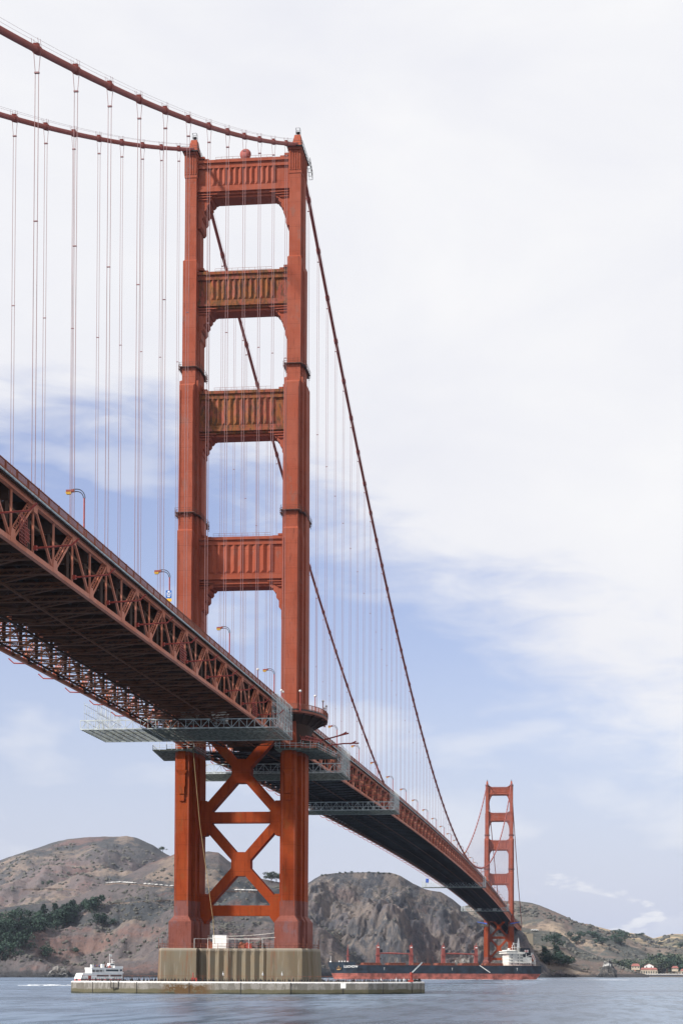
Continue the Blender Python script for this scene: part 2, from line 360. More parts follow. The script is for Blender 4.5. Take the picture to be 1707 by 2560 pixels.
# ------------------------------------------------------------------ hills
def lerp_pts(pts, x):
    if x <= pts[0][0]: return pts[0][1]
    for (a, b_), (c, d) in zip(pts, pts[1:]):
        if x <= c:
            t = (x-a)/(c-a); return b_+(d-b_)*t
    return pts[-1][1]
HILLS = {}
def ridge(name, crest, Df, Dc, mat, shape=.8, amp=10, nsc=.008, rows=90, step=3., seed=0, sil=.6, cliff=False, x0=None, x1=None):
    x0 = x0 if x0 is not None else crest[0][0]; x1 = x1 if x1 is not None else crest[-1][0]
    n = int((x1-x0)/step)+1; V = []; Fc = []; tot = rows+14
    def point(px, t):
        d = ray(px, 2432); h = math.hypot(d.x, d.y); dx, dy = d.x/h, d.y/h
        f0 = Df(px) if callable(Df) else Df; c0 = Dc(px) if callable(Dc) else Dc
        py = lerp_pts(crest, px)
        zc = CAMP.z+(atD(px, py, c0).z-CAMP.z)
        if t <= 1:
            D = f0+(c0-f0)*t; x, y = CAMP.x+dx*D, CAMP.y+dy*D
            s = t**shape if t > 0 else 0
            s = s*(1-.12*math.sin(t*math.pi)*(1 if cliff else 0))
            z = -2+(zc+2)*s
            w = min(1, t*6)*(1 if t < .75 else max(0, (1-t)/.25))
            P = Vector((x*nsc+seed*13.1, y*nsc, z*nsc*.5))
            nz = (noise.ridged_multi_fractal(P, 1.0, 2.1, 5, 1.0, 2.0)-1.3)*.9+noise.fractal(P*.45, 1, 2, 3)*1.4
            z += amp*nz*w*min(1, zc/60)
            P2 = Vector((x*.03+seed, y*.03, z*.03))
            z += noise.fractal(P2, .8, 2.1, 4)*(amp*.10+sil)*min(1, t*10)*(1 if t < .9 else .35)
            gu = noise.ridged_multi_fractal(Vector(((px-t*170)*(.03 if cliff else .013)+seed*3, t*(1.6 if cliff else 1.1), seed)), .9, 2.1, 4, 1.0, 2.0)-1.2
            z += gu*amp*(.20 if cliff else .13)*w*min(1, zc/60)
            if not cliff:
                z += noise.fractal(Vector((x*.011+7, y*.011+seed, 0)), .8, 2.1, 4)*amp*.34*w
            if cliff:
                q = noise.fractal(Vector((x*.02+z*.012, y*.004, z*.02-x*.012)), .7, 2.1, 5)
                z += q*amp*.42*w; 
        else:
            k = t-1; D = c0*(1+.55*k); x, y = CAMP.x+dx*D, CAMP.y+dy*D; z = zc*(1-k*k)*(1-.6*k)-2*k
        return (x, y, max(z, -2.5))
    ts = [i/rows for i in range(rows+1)]+[1+(i/14) for i in range(1, 15)]
    for i in range(n):
        px = x0+(x1-x0)*i/(n-1)
        for t in ts: V.append(point(px, t))
    m = len(ts)
    for i in range(n-1):
        for j in range(m-1): Fc.append((i*m+j, (i+1)*m+j, (i+1)*m+j+1, i*m+j+1))
    b = MB(); b.add(V, Fc); o = b.build(name, mat, smooth=True, kind='structure')
    HILLS[name] = (V, m, n, x0, x1); return o, (V, m, n, x0, x1)
def surf(h, px, py):
    """nearest-to-camera point of hill h seen at photo pixel (px, py)"""
    V, m, n, x0, x1 = h; u = (px-x0)/(x1-x0)*(n-1); u = max(0, min(n-1.001, u)); i0 = int(u); fu = u-i0
    def col(i):
        last = None; ly = None
        for j in range(m):
            p = Vector(V[i*m+j]); d = p-CAMP; w = d.dot(fw); y = PY-F*d.dot(up)/w
            if y <= py:
                return p if last is None or ly == y else last.lerp(p, (ly-py)/(ly-y))
            last, ly = p, y
        return last
    return col(i0).lerp(col(i0+1), fu)
_, hE = ridge('hill', [(1150, 2268), (1190, 2258), (1230, 2253), (1290, 2252), (1330, 2258), (1350, 2264), (1400, 2285), (1440, 2305), (1470, 2313), (1520, 2330), (1560, 2345), (1620, 2365), (1700, 2375), (1790, 2380)], 2300, 3000, 'hillE', .8, 16, .005, seed=3, step=3)
_, hF = ridge('hill', [(1400, 2330), (1440, 2316), (1480, 2314), (1530, 2326), (1580, 2333), (1610, 2336), (1632, 2346), (1650, 2341), (1675, 2335), (1700, 2335), (1790, 2332)], 3100, 4200, 'hillF', .75, 16, .004, seed=5, step=3)
_, hA = ridge('hill', [(-160, 2190), (-60, 2165), (0, 2150), (60, 2130), (130, 2106), (170, 2098), (220, 2092), (270, 2091), (315, 2090), (345, 2097), (380, 2113), (412, 2134), (445, 2150), (520, 2190), (640, 2240), (760, 2300)], 1800, 2700, 'hillA', .85, 26, .0045, seed=1, rows=110)
_, hB = ridge('hill', [(-160, 2295), (-60, 2285), (0, 2272), (60, 2262), (140, 2255), (200, 2238), (250, 2215), (300, 2196), (370, 2160), (440, 2133), (520, 2129), (545, 2132), (580, 2158), (640, 2195), (700, 2206), (780, 2212), (830, 2225), (900, 2300)], lambda x: 1330 if x < 700 else 1330+(x-700)*1.0, lambda x: 1850 if x < 700 else 1850+(x-700)*.6, 'hillB', .72, 24, .007, seed=2, rows=130, step=2.6)
_, hD = ridge('hill', [(640, 2330), (700, 2262), (740, 2228), (785, 2196), (800, 2188), (830, 2184), (870, 2180), (920, 2180), (975, 2183), (1000, 2190), (1030, 2208), (1060, 2222), (1100, 2230), (1130, 2248), (1180, 2290), (1240, 2312), (1290, 2318), (1312, 2335), (1328, 2368), (1350, 2405), (1375, 2428), (1395, 2442)],
      lambda x: 1590+max(0, x-1000)*.35, lambda x: 1830+max(0, x-1000)*.15, 'cliff', .62, 20, .012, rows=140, step=2.2, seed=4, cliff=True)
_, hG = ridge('hill', [(1290, 2316), (1340, 2325), (1390, 2330), (1415, 2343), (1440, 2368), (1480, 2385), (1515, 2398), (1550, 2415), (1590, 2432), (1620, 2440)], 1900, 2200, 'hillE', .75, 9, .01, seed=6, rows=80)
# beach flat in front of the village
b = MB(); P = [atD(1540, 2438, 2250), atD(1800, 2438, 2250), atD(1800, 2438, 3300), atD(1500, 2438, 3300)]
b.prism_z([(p.x, p.y) for p in P], -2, 2.2); b.build('ground', simple('shore_ground', (.20, .17, .13), .9), kind='structure')

hz_m = bpy.data.materials.new('haze_air'); hz_m.use_nodes = True; _t = hz_m.node_tree; _t.nodes.clear()
_o = _t.nodes.new('ShaderNodeOutputMaterial'); _p = _t.nodes.new('ShaderNodeVolumePrincipled'); _p.inputs['Color'].default_value = (.62, .72, .95, 1)
_p.inputs['Density'].default_value = HAZE; _p.inputs['Anisotropy'].default_value = .2; _t.links.new(_p.outputs[0], _o.inputs['Volume'])
if HAZE > 0:
    b = MB(); b.box(-45000, 45000, -3000, 65000, -4, 236); b.build('haze', hz_m, kind='stuff')

# ------------------------------------------------------------------ bridge geometry
H = 13.716; PAN = 15.24; L = 1280.16; SAD = 221.2
def ztop(Y):
    if Y < 0: return 70.4+.0138*Y
    if Y > L: return 70.4-.0138*(Y-L)
    t = (Y-L/2)/(L/2); return 70.4+8.9*(1-t*t)
DEP = 7.1
def zbot(Y): return ztop(Y)-DEP
def zcab(Y):
    if Y < 0: return SAD+.5667*Y+3.496e-4*Y*Y
    if Y > L: return zcab(L-Y)
    t = (Y-L/2)/(L/2); return 81.9+(SAD-81.9)*t*t

# ---- towers
def make_tower(label, y0, near, loc_lichen):
    T = thing('bridge_tower', label, 'bridge tower', (0, y0, 0))
    for sx in (-1, 1):
        cx = sx*H
        b = MB()
        b.tier(cx, 0, [(19.5, 1.75, 8.1), (72, 1.75, 8.1), (72.5, 1.95, 7.6), (118.3, 1.95, 7.5), (118.9, 1.72, 6.8), (156.2, 1.85, 6.7), (157.4, 1.75, 4.6), (189.6, 1.78, 4.35), (190.1, 1.5, 3.8), (217.9, 1.48, 3.7)])
        b.tier(cx, 0, [(19.4, 2.7, 5.0), (72, 2.7, 5.0), (117, 2.7, 4.8), (118, 2.5, 4.5), (158.2, 2.45, 4.4), (159, 2.05, 3.1), (172, 2.05, 3.0), (188, 2.0, 2.6), (189, 1.75, 2.3), (213, 1.7, 2.2)])
        b.tier(cx, 0, [(19.3, 3.15, 2.6), (71, 3.15, 2.6), (117, 3.1, 2.5), (157, 3.0, 2.4), (158.4, 2.3, 1.9), (186.5, 2.3, 1.8), (187.5, 1.9, 1.5), (212, 1.85, 1.4)])
        # recessed panel borders (thin raised strips) on the outer faces
        for (za, zb, hx, hy) in ((22, 62, 1.75, 8.1), (74, 116, 1.95, 7.55), (120, 155, 1.8, 6.8)):
            for fy in (-1, 1):
                for ex in (-1, 1):
                    b.bar((cx+ex*(hx-.18), fy*(hy+.03), za), (cx+ex*(hx-.18), fy*(hy-.02), zb), .22, .14)
        leg = b.build('leg', 'paint', T)
        # lower faded section sits under the deck
        c = MB()
        c.tier(cx, 0, [(23.5, 1.80, 8.15), (60.5, 1.80, 8.15)]); c.tier(cx, 0, [(23.5, 2.75, 5.05), (60.5, 2.75, 5.05)]); c.tier(cx, 0, [(23.5, 3.2, 2.65), (60.5, 3.2, 2.65)])
        c.build('lower_cladding', 'lower', T)
        c = MB()
        for (a, d) in ((1.82, 8.17), (2.77, 5.07), (3.22, 2.67)):
            c.tier(cx, 0, [(11.3, a+1.05, d+1.1), (18.1, a+1.05, d+1.1), (19.6, a, d), (23.4, a, d)])
        for i in range(7):
            t = cx-2.4+i*.8
            c.bar((t, -9.24, 11.4), (t, -9.24, 18), .05, .04)
        c.build('pedestal', 'primer', T)
        # fluted cap
        c = MB(); c.tier(cx, 0, [(211.6, 1.62, 3.85), (217.6, 1.62, 3.85)])
        for i in range(5):
            for fy in (-1, 1): c.bar((cx-1.25+i*.62, fy*3.88, 212.4), (cx-1.25+i*.62, fy*3.88, 217.5), .26, .22)
        for i in range(9):
            for fx in (-1, 1): c.bar((cx+fx*1.66, -3.2+i*.8, 212.4), (cx+fx*1.66, -3.2+i*.8, 217.5), .34, .2)
        c.tier(cx, 0, [(217.6, 1.75, 4.1), (218.1, 1.8, 4.4)]); cap = c.build('cap', 'paint', leg)
        c = MB(); c.tier(cx, 0, [(218.1, 1.25, 2.9), (220.2, 1.15, 2.2), (222.5, .85, 1.2), (223.2, .8, .9)])
        c.build('saddle_housing', 'paint', leg)
        c = MB(); c.lathe(cx, 0, [(223.2, .25), (223.9, .25), (224.0, .45), (224.3, .45), (224.4, .1)], 8)
        for i in range(4):
            a = i*math.pi/2+.78; c.bar((cx+.75*math.cos(a), .75*math.sin(a), 223.1), (cx+.75*math.cos(a), .75*math.sin(a), 225.2), .07)
            a2 = a+math.pi/2
            for zz in (224.2, 225.2): c.bar((cx+.75*math.cos(a), .75*math.sin(a), zz), (cx+.75*math.cos(a2), .75*math.sin(a2), zz), .06)
        c.build('beacon', 'dark', leg)
        # top railing platform
        c = MB(); c.box(cx-2.1, cx+2.1, -4.9, 4.9, 218.1, 218.25)
        for z in (218.8, 219.3):
            for fx in (-2.1, 2.1): c.bar((cx+fx, -4.9, z), (cx+fx, 4.9, z), .06)
            for fy in (-4.9, 4.9): c.bar((cx-2.1, fy, z), (cx+2.1, fy, z), .06)
        for i in range(7):
            for fx in (-2.1, 2.1): c.bar((cx+fx, -4.9+i*1.63, 218.2), (cx+fx, -4.9+i*1.63, 219.3), .06)
        c.build('top_walkway', 'dark', leg)
        # access ladder on the far side of the east shaft, railing walkways
        for (zr, hx, hy, tx, ty) in ((161.6, 1.78, 4.6, 2.3, 3.1), (123, 1.95, 7.0, 2.6, 4.6)):
            c = MB()
            poly = [(-tx-.6, -ty-.6), (-hx-.6, -ty-.6), (-hx-.6, -hy-.6), (hx+.6, -hy-.6), (hx+.6, -ty-.6), (tx+.6, -ty-.6)]
            poly = poly+[(x, -y) for x, y in reversed(poly)]
            poly = [(x+cx, y) for x, y in poly]
            c.prism_z(poly, zr, zr+.18)
            for i in range(len(poly)):
                p, q = poly[i], poly[(i+1) % len(poly)]
                for z in (zr+.65, zr+1.2): c.bar((*p, z), (*q, z), .05)
                k = max(1, int(math.hypot(q[0]-p[0], q[1]-p[1])/1.1))
                for j in range(k):
                    x = p[0]+(q[0]-p[0])*j/k; y = p[1]+(q[1]-p[1])*j/k
                    c.bar((x, y, zr-.5), (x, y, zr+1.2), .05)
                    c.bar((x, y, zr-.5), (x*.85+cx*.15, y*.85, zr-.1), .06)
            c.build('railing_walkway', 'collar', leg)
        if near:
            c = MB()   # corbel ornaments under the deck on the south faces
            for (hw, z0, z1, pr) in ((.9, 52.5, 56, .45), (.7, 50.6, 52.5, .55), (.62, 48.8, 50.4, .35)):
                for fy in (-1,): c.box(cx-hw, cx+hw, -8.15-pr, -8.0, z0, z1)
            c.loft([[(cx-1.5, -8.9, 56.6), (cx+1.5, -8.9, 56.6), (cx+1.5, -8.1, 56.6), (cx-1.5, -8.1, 56.6)], [(cx-.7, -8.6, 55.4), (cx+.7, -8.6, 55.4), (cx+.7, -8.1, 55.4), (cx-.7, -8.1, 55.4)]])
            c.box(cx-.95, cx+.95, -8.6, -8.1, 56.6, 63)
            c.build('corbel', 'lower', leg)
    # portal struts
    for i, (zb, zf, zt, zk, ang) in enumerate(((206.9, 208.4, 216.3, 198.8, 12), (177.0, 178.4, 187.0, 169.5, 12), (144.2, 145.6, 155.8, 136.6, 11), (105.0, 107.0, 117.7, 91.4, 9))):
        X = H-1.2; hy = 2.5; b = MB()
        b.box(-X, X, -hy, hy, zb+.6, zt-.5)
        for fy in (-1, 1):
            b.box(-X, X, fy*(hy+.42)-.42, fy*(hy+.42)+.42, zt-.75, zt)           # top flange
            b.box(-X, X, fy*(hy+.30)-.30, fy*(hy+.30)+.30, zf-.25, zf+.30)       # lower flange
            b.box(-X, X, fy*(hy+.20)-.25, fy*(hy+.20)+.25, zf+.30, zf+1.25)
            b.box(-X, X, fy*(hy+.20)-.25, fy*(hy+.20)+.25, zt-2.0, zt-.75)
            # pleats
            n = ang; x0 = -8.6; pw = 17.2/n; za, zc_ = zf+1.25, zt-2.0
            if fy < 0:
                pl = []
                for k in range(n):
                    xa = x0+k*pw; xm = xa+pw*.52; xe = xa+pw
                    yb, yf = -hy-.06, -hy-.50
                    b.add([(xa, yb, zc_), (xm, yf, zc_), (xe, yb, zc_), (xa, yb, za), (xm, yf, za+.75), (xe, yb, za), (xm, yb, za)],
                          [(0, 3, 4, 1), (1, 4, 5, 2), (3, 6, 4), (6, 5, 4), (0, 1, 2)])
            else:
                for k in range(n): b.box(x0+k*pw, x0+k*pw+pw*.5, hy, hy+.35, za, zc_)
        ps = b.build('portal_strut', 'lichen' if (near and i in (1, 2)) else 'paint', T, **({'label': 'strut whose pleats are stained with yellow and brown lichen'} if near and i in (1, 2) else {}))
        # stepped knees
        b = MB(); hk = zf-zk
        xi = H-1.9
        st = [(4.4, .0, .16), (3.5, .0, .24), (2.7, .0, .36), (2.0, 0, .52), (1.35, 0, .72), (.75, 0, 1.0)]
        for sx in (-1, 1):
            b = MB()
            for kx, _, fz in st:
                w = 2.55-.12*kx*.5
                b.prism_y([(sx*(xi+.3), zb+.9), (sx*(xi-kx), zb+.9), (sx*(xi-kx), zf-hk*fz+.55), (sx*(xi-kx+.45), zf-hk*fz), (sx*(xi+.3), zf-hk*fz)], -w, w)
            for kx, fz in ((4.9, .9), (3.4, 1.6), (2.4, 2.4)):   # stepped front trim
                b.box(min(sx*xi, sx*(xi-kx)), max(sx*xi, sx*(xi-kx)), -hy-.55+fz*.1, -hy+.1, zf-fz*.85-.22, zf-fz*.85)
            b.build('knee_bracket', 'paint', ps); b = MB()
            for kx, dz in ((3.8, .45), (2.4, .95), (1.3, 1.6)):
                b.box(min(sx*(xi+.2), sx*(xi-kx)), max(sx*(xi+.2), sx*(xi-kx)), -2.2, 2.2, zt-.2, zt+dz)
            b.build('corner_step', 'paint', ps)
        b = MB(); b.box(-8.2, 8.2, -2.0, 2.0, zb+.0, zb+.7); b.build('soffit', 'paint', ps)
        b = MB()
        for z in (zt+.6, zt+1.15): b.bar((-7.5, -2.4, z), (7.5, -2.4, z), .05)
        for k in range(11): b.bar((-7.5+k*1.5, -2.4, zt-.1), (-7.5+k*1.5, -2.4, zt+1.2), .05)
        b.build('strut_railing', 'railm', ps)
    # cross bracing below the deck
    yb = 1.45
    def brace(p, q, w, name='cross_brace'):
        b = MB(); b.bar((p[0], 0, p[1]), (q[0], 0, q[1]), 2*yb, w, upv=(0, 0, 1) if abs(q[0]-p[0]) > .1 else (1, 0, 0)); return b
    XI = H-3.0
    for (zc, zl, zu) in ((57.3, 45.3, 72.0), (33.2, 21.2, 45.3)):
        b = MB()
        for sx in (-1, 1):
            b.bar((sx*XI, 0, zl), (0, 0, zc), 2*yb, 2.35); b.bar((0, 0, zc), (sx*XI, 0, min(zu, 69)), 2*yb-.02, 2.35)
        b.prism_y([(-2.5, zc-1.6), (-1.0, zc-3.1), (1.0, zc-3.1), (2.5, zc-1.6), (2.5, zc+1.6), (1.0, zc+3.1), (-1.0, zc+3.1), (-2.5, zc+1.6)], -yb-.03, yb+.03)
        b.build('cross_brace', 'lower', T)
    for (z0, z1) in ((43.9, 46.7), (19.8, 22.5)):
        b = MB(); b.box(-XI, XI, -yb+.02, yb-.02, z0, z1); b.build('horizontal_strut', 'lower', T)
    for sx in (-1, 1):
        for zc in (45.3, 21.2):
            b = MB()
            lo = 5.0 if zc > 40 else 2.5
            b.prism_y([(sx*(XI+.6), zc-lo), (sx*(XI-1.6), zc-lo+(.3 if zc > 40 else -1)), (sx*(XI-3.0), zc-1.7), (sx*(XI-3.0), zc+2.6), (sx*(XI-1.7), zc+4.3), (sx*(XI+.6), zc+4.3)], -yb-.05, yb+.05)
            b.build('gusset_plate', 'lower', T)
    return T
tn = make_tower('huge near orange suspension tower standing on the concrete pier', 0, True, True)
tf = make_tower('small distant red suspension tower at the far end of the span', L, False, False)
# dish on the top strut
b = MB(); p = atY(613.8, 386, -.8); 
rings = []
for k, (dy, r) in enumerate(((.0, 1.5), (.1, 1.5), (.45, .9), (.6, .3))):
    rings.append([(p.x+r*math.cos(t*math.pi/10), p.y+dy, p.z+r*math.sin(t*math.pi/10)) for t in range(20)])
b.loft(rings); b.bar((p.x+.3, p.y+.5, p.z), (p.x+1.1, p.y+.9, 216.2), .25); b.bar((p.x-.3, p.y+.5, p.z), (p.x, p.y+.9, 216.2), .25)
tag(b.build('dish_antenna', 'cable', None, True), 'round salmon dish antenna on top strut of near tower', 'dish antenna')
# stair catwalk behind the east shaft top
b = MB()
for i in range(5):
    y = 4.5+i*1.0; z = zcab(y)+.0-1.1
    b.bar((H+1.4, y, z), (H+1.4, y, z+2.0), .08); b.bar((H+1.4, y, z), (H+2.3, y, z), .08); b.bar((H+2.3, y, z), (H+2.3, y, z+2), .08)
for dz in (0, 1, 2): b.bar((H+2.3, 4.5, zcab(4.5)-1.1+dz), (H+2.3, 8.5, zcab(8.5)-1.1+dz), .08)
tag(b.build('cable_stair', 'dark'), 'dark stepped catwalk railing behind east top of near tower', 'catwalk')

# ---- cables and suspenders
kS = list(range(-13, 0)); kM = list(range(1, 84))
for sx, lab in ((-1, 'farther main cable, rising to the left leg of near tower'), (1, 'nearer main cable, rising to the right leg of near tower')):
    x = sx*H
    T = thing('main_cable', lab, 'suspension cable', (x, 0, SAD))
    ys = [-343+i*7.62 for i in range(45)]+[0]+[i*7.62 for i in range(1, 168)]+[L]+[L+i*7.62 for i in range(1, 46)]
    b = MB(); b.tube([(0, y, zcab(y)-SAD) for y in ys], .46, 12); b.build('cable_strand', 'cable', T, True)
    b = MB()
    for ox in (-.45, .45):
        yy = [y for y in ys if -260 < y < 1400]
        b.tube([(ox, y, zcab(y)-SAD+1.3) for y in yy], .018, 4)
    b.build('hand_rope', 'rope', T)
    band0 = None
    for k in [-q for q in range(1, 14)]+kM:
        y = k*PAN; zc = zcab(y)-SAD; zt = ztop(y)-SAD
        sl_ = (zcab(y+1)-zcab(y-1))/2
        b = MB()
        hh = zc-zt
        if hh > 5:
            for ox in (-.24, .24):
                b.tube([(ox*2.1, y, zc), (ox, y, zc-3.1), (ox, y, zt)], .045, 5)
            b.box(-.34, .34, y-.12, y+.12, zc-3.2, zc-3.0)
            if hh > 40: b.box(-.3, .3, y-.07, y+.07, zt+hh*.62, zt+hh*.62+.14)
        else:
            for ox in (-.24, .24): b.tube([(ox, y, zc), (ox, y, zt)], .045, 5)
        su = b.build('suspender_rope', 'rope', T)
        if band0 is None:
            b = MB(); b.tube([(0, -.85, 0), (0, -.62, 0), (0, -.6, 0), (0, .6, 0), (0, .62, 0), (0, .85, 0)], [.52, .52, .6, .6, .52, .52], 12)
            b.box(-.3, .3, -.5, .5, .5, .78)
            for ox in (-.45, .45):
                for oy in (-.5, .5): b.bar((ox, oy, .2), (ox, oy, 1.35), .035)
            band0 = b.build('cable_band', 'cable', T); o = band0
        else:
            o = band0.copy(); COL.objects.link(o)
        o.location = (0, y, zc); o.rotation_euler = (math.atan(sl_), 0, 0); o.parent = T

# ---- deck
def laced(b, p, q, w, nw=.32, up_=None, t=.14, pitch=.75):
    """two flanges w apart joined by zig-zag lacing; nw = flange depth"""
    p = Vector(p); q = Vector(q); d = q-p; Ln = d.length; d.normalize()
    u = Vector(up_); a = (u-d*u.dot(d)).normalized()*(w/2)
    b.bar(p-a, q-a, nw, t, upv=tuple(a)); b.bar(p+a, q+a, nw, t, upv=tuple(a))
    n = max(2, int(Ln/pitch)); s = 1
    for i in range(n):
        A = p+d*(Ln*i/n)+a*s; B = p+d*(Ln*(i+1)/n)-a*s; b.bar(A, B, .08, .1); s = -s
def make_deck(name, label, ya, yb, near):
    D = thing(name, label, 'bridge deck', (0, ya, ztop(ya)))
    O = Vector((0, ya, ztop(ya)))
    def bld(b, nm, mat, par=None, **k):
        b.v = [(x-O.x, y-O.y, z-O.z) for x, y, z in b.v]; return b.build(nm, mat, par or D, **k)
    n = int(round((yb-ya)/7.62)); ys = [ya+(yb-ya)*i/n for i in range(n+1)]
    def strip(b, x0, x1, dz0, dz1):
        b.loft([[(x0, y, ztop(y)+dz0), (x1, y, ztop(y)+dz0), (x1, y, ztop(y)+dz1), (x0, y, ztop(y)+dz1)] for y in ys])
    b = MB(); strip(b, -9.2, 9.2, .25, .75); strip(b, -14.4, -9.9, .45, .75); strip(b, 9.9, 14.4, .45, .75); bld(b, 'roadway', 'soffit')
    b = MB()
    for x in (-8, -5.3, -2.6, 0, 2.6, 5.3, 8): strip(b, x-.2, x+.2, -.6, .25)
    bld(b, 'stringer', 'soffit', kind='stuff')
    for sx in (-1, 1):
        b = MB(); strip(b, sx*H-.32, sx*H+.32, -.42, .36); bld(b, 'top_chord', 'truss')
        b = MB(); strip(b, sx*H-.32, sx*H+.32, -DEP-.36, -DEP+.3); bld(b, 'bottom_chord', 'truss')
        # railing: posts, rails and pickets
        b = MB(); xr = sx*14.5
        b.loft([[(xr-.07, y, ztop(y)+1.82), (xr+.07, y, ztop(y)+1.82), (xr+.07, y, ztop(y)+1.95), (xr-.07, y, ztop(y)+1.95)] for y in ys])
        b.loft([[(xr-.05, y, ztop(y)+.72), (xr+.05, y, ztop(y)+.72), (xr+.05, y, ztop(y)+.95), (xr-.05, y, ztop(y)+.95)] for y in ys])
        st = .2 if near else .5
        m = int((yb-ya)/st)
        if sx > 0 or near:
            for i in range(m):
                y = ya+i*st
                if y < -230: continue
                z = ztop(y); w_ = .088 if near else .2
                b.add([(xr, y-w_, z+.9), (xr, y+w_, z+.9), (xr, y+w_, z+1.85), (xr, y-w_, z+1.85)], [(0, 1, 2, 3)])
        for y in ys[::1]:
            z = ztop(y)
            for dy in (0, 3.81): b.box(xr-.09, xr+.09, y+dy-.12, y+dy+.12, z+.5, z+2.0)
        bld(b, 'railing', 'railm')
        b = MB(); b.tube([(sx*14.72, y, ztop(y)+.35) for y in ys], .13, 6); bld(b, 'edge_pipe', 'galvl')
        b = MB()   # shallow fascia under the footway
        strip(b, sx*14.45-.08, sx*14.45+.08, .1, .7); bld(b, 'fascia', 'under')
    # web members
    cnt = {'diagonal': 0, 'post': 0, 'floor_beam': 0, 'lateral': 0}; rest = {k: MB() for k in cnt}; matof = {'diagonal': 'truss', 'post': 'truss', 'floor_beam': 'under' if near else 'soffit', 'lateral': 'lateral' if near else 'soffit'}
    names = {'diagonal': 'diagonal', 'post': 'post', 'floor_beam': 'floor_beam', 'lateral': 'lateral_brace'}
    def emit(kind, b):
        if cnt[kind] < 100: cnt[kind] += 1; bld(b, names[kind], matof[kind])
        else: rest[kind].add(b.v, b.f)
    order = sorted(range(n+1), key=lambda i: abs(ys[i]+370))
    for sx in (1, -1):
        x = sx*H
        for i in order:
            y = ys[i]; j = int(round(y/7.62)); isTop = (j % 2 == 0)
            b = MB(); zt, zb = ztop(y), zbot(y)
            dist = y+370
            b.box(x-.12, x+.12, y-.12, y+.12, zb, zt)
            if isTop: b.prism_y([(x-.35, zt-.3), (x+.35, zt-.3), (x+.35, zt-.31), (x-.35, zt-.31)], y-.1, y+.1)
            # gussets
            if isTop: b.loft([[(x-.37, y-1.2, zt+.3), (x+.37, y-1.2, zt+.3), (x+.37, y+1.2, zt+.3), (x-.37, y+1.2, zt+.3)], [(x-.37, y-.5, zt-1.3), (x+.37, y-.5, zt-1.3), (x+.37, y+.5, zt-1.3), (x-.37, y+.5, zt-1.3)]])
            else: b.loft([[(x-.37, y-.95, zb-.3), (x+.37, y-.95, zb-.3), (x+.37, y+.95, zb-.3), (x-.37, y+.95, zb-.3)], [(x-.37, y-.6, zb+1.5), (x+.37, y-.6, zb+1.5), (x+.37, y+.6, zb+1.5), (x-.37, y+.6, zb+1.5)]])
            emit('post', b)
            if i < n:
                y2 = ys[i+1]; b = MB()
                if isTop:   # thin tie falling north
                    b.bar((x, y+.2, ztop(y)), (x, y2-.1, zbot(y2)), .3, .28)
                else:       # wide laced strut rising north
                    A = (x, y, zbot(y)); B = (x, y2, ztop(y2))
                    if near or dist < 620:
                        b.bar((x+.25*1, y, zbot(y)), (x+.25*1, y2, ztop(y2)), .1, .3)
                        laced(b, (x-.05, y-.55, zbot(y)+.3), (x-.05, y2-.55, ztop(y2)+.2), .7, .24, (0, 1, 0), .05, .7)
                    else: b.bar(A, B, .35, .5)
                emit('diagonal', b)
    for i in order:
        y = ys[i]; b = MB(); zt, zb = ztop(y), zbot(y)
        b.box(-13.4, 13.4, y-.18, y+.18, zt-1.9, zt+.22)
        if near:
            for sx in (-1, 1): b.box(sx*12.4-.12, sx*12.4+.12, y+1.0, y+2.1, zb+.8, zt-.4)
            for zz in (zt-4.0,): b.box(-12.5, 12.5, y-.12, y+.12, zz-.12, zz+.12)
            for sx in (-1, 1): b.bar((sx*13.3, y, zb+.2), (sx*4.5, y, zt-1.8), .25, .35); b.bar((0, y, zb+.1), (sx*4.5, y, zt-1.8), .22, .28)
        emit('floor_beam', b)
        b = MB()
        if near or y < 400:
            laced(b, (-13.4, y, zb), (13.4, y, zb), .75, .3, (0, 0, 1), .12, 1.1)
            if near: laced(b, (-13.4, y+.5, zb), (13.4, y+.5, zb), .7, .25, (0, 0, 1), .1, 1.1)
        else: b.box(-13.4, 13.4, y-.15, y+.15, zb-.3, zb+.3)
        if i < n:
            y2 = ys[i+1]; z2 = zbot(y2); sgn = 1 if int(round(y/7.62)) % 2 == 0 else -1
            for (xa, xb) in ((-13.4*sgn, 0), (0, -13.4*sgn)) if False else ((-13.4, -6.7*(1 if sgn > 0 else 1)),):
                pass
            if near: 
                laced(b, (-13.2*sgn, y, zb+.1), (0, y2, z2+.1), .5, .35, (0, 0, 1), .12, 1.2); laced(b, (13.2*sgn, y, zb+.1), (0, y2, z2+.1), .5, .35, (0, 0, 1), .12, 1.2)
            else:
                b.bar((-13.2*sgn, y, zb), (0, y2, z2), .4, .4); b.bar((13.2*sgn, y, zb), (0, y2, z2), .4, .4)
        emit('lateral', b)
    for k, b in rest.items():
        if b.v: bld(b, names[k], matof[k], kind='stuff')
    # traveller rails and soffit boards
    for xr in (5.0, -10.9, -3.0):
        b = MB(); strip(b, xr-.1, xr+.1, -DEP-.8, -DEP-.5)
        bld(b, 'traveller_rail', 'lateral' if xr > 0 else 'under')
    if not near:
        b = MB(); strip(b, -11.5, 12.3, -DEP+.10, -DEP+.2); bld(b, 'soffit_panel', 'soffit')
    return D
dS = make_deck('side_span_deck', 'dark steel truss deck of the short side span running to the near tower', -335.28, -15.24*0-7.62, True)
dM = make_deck('main_span_deck', 'long steel truss deck between the two towers, seen from below', 7.62, L-7.62, False)
dN = make_deck('north_span_deck', 'short truss deck behind the distant tower ending at the hillside', L+7.62, L+7.62*41, False)

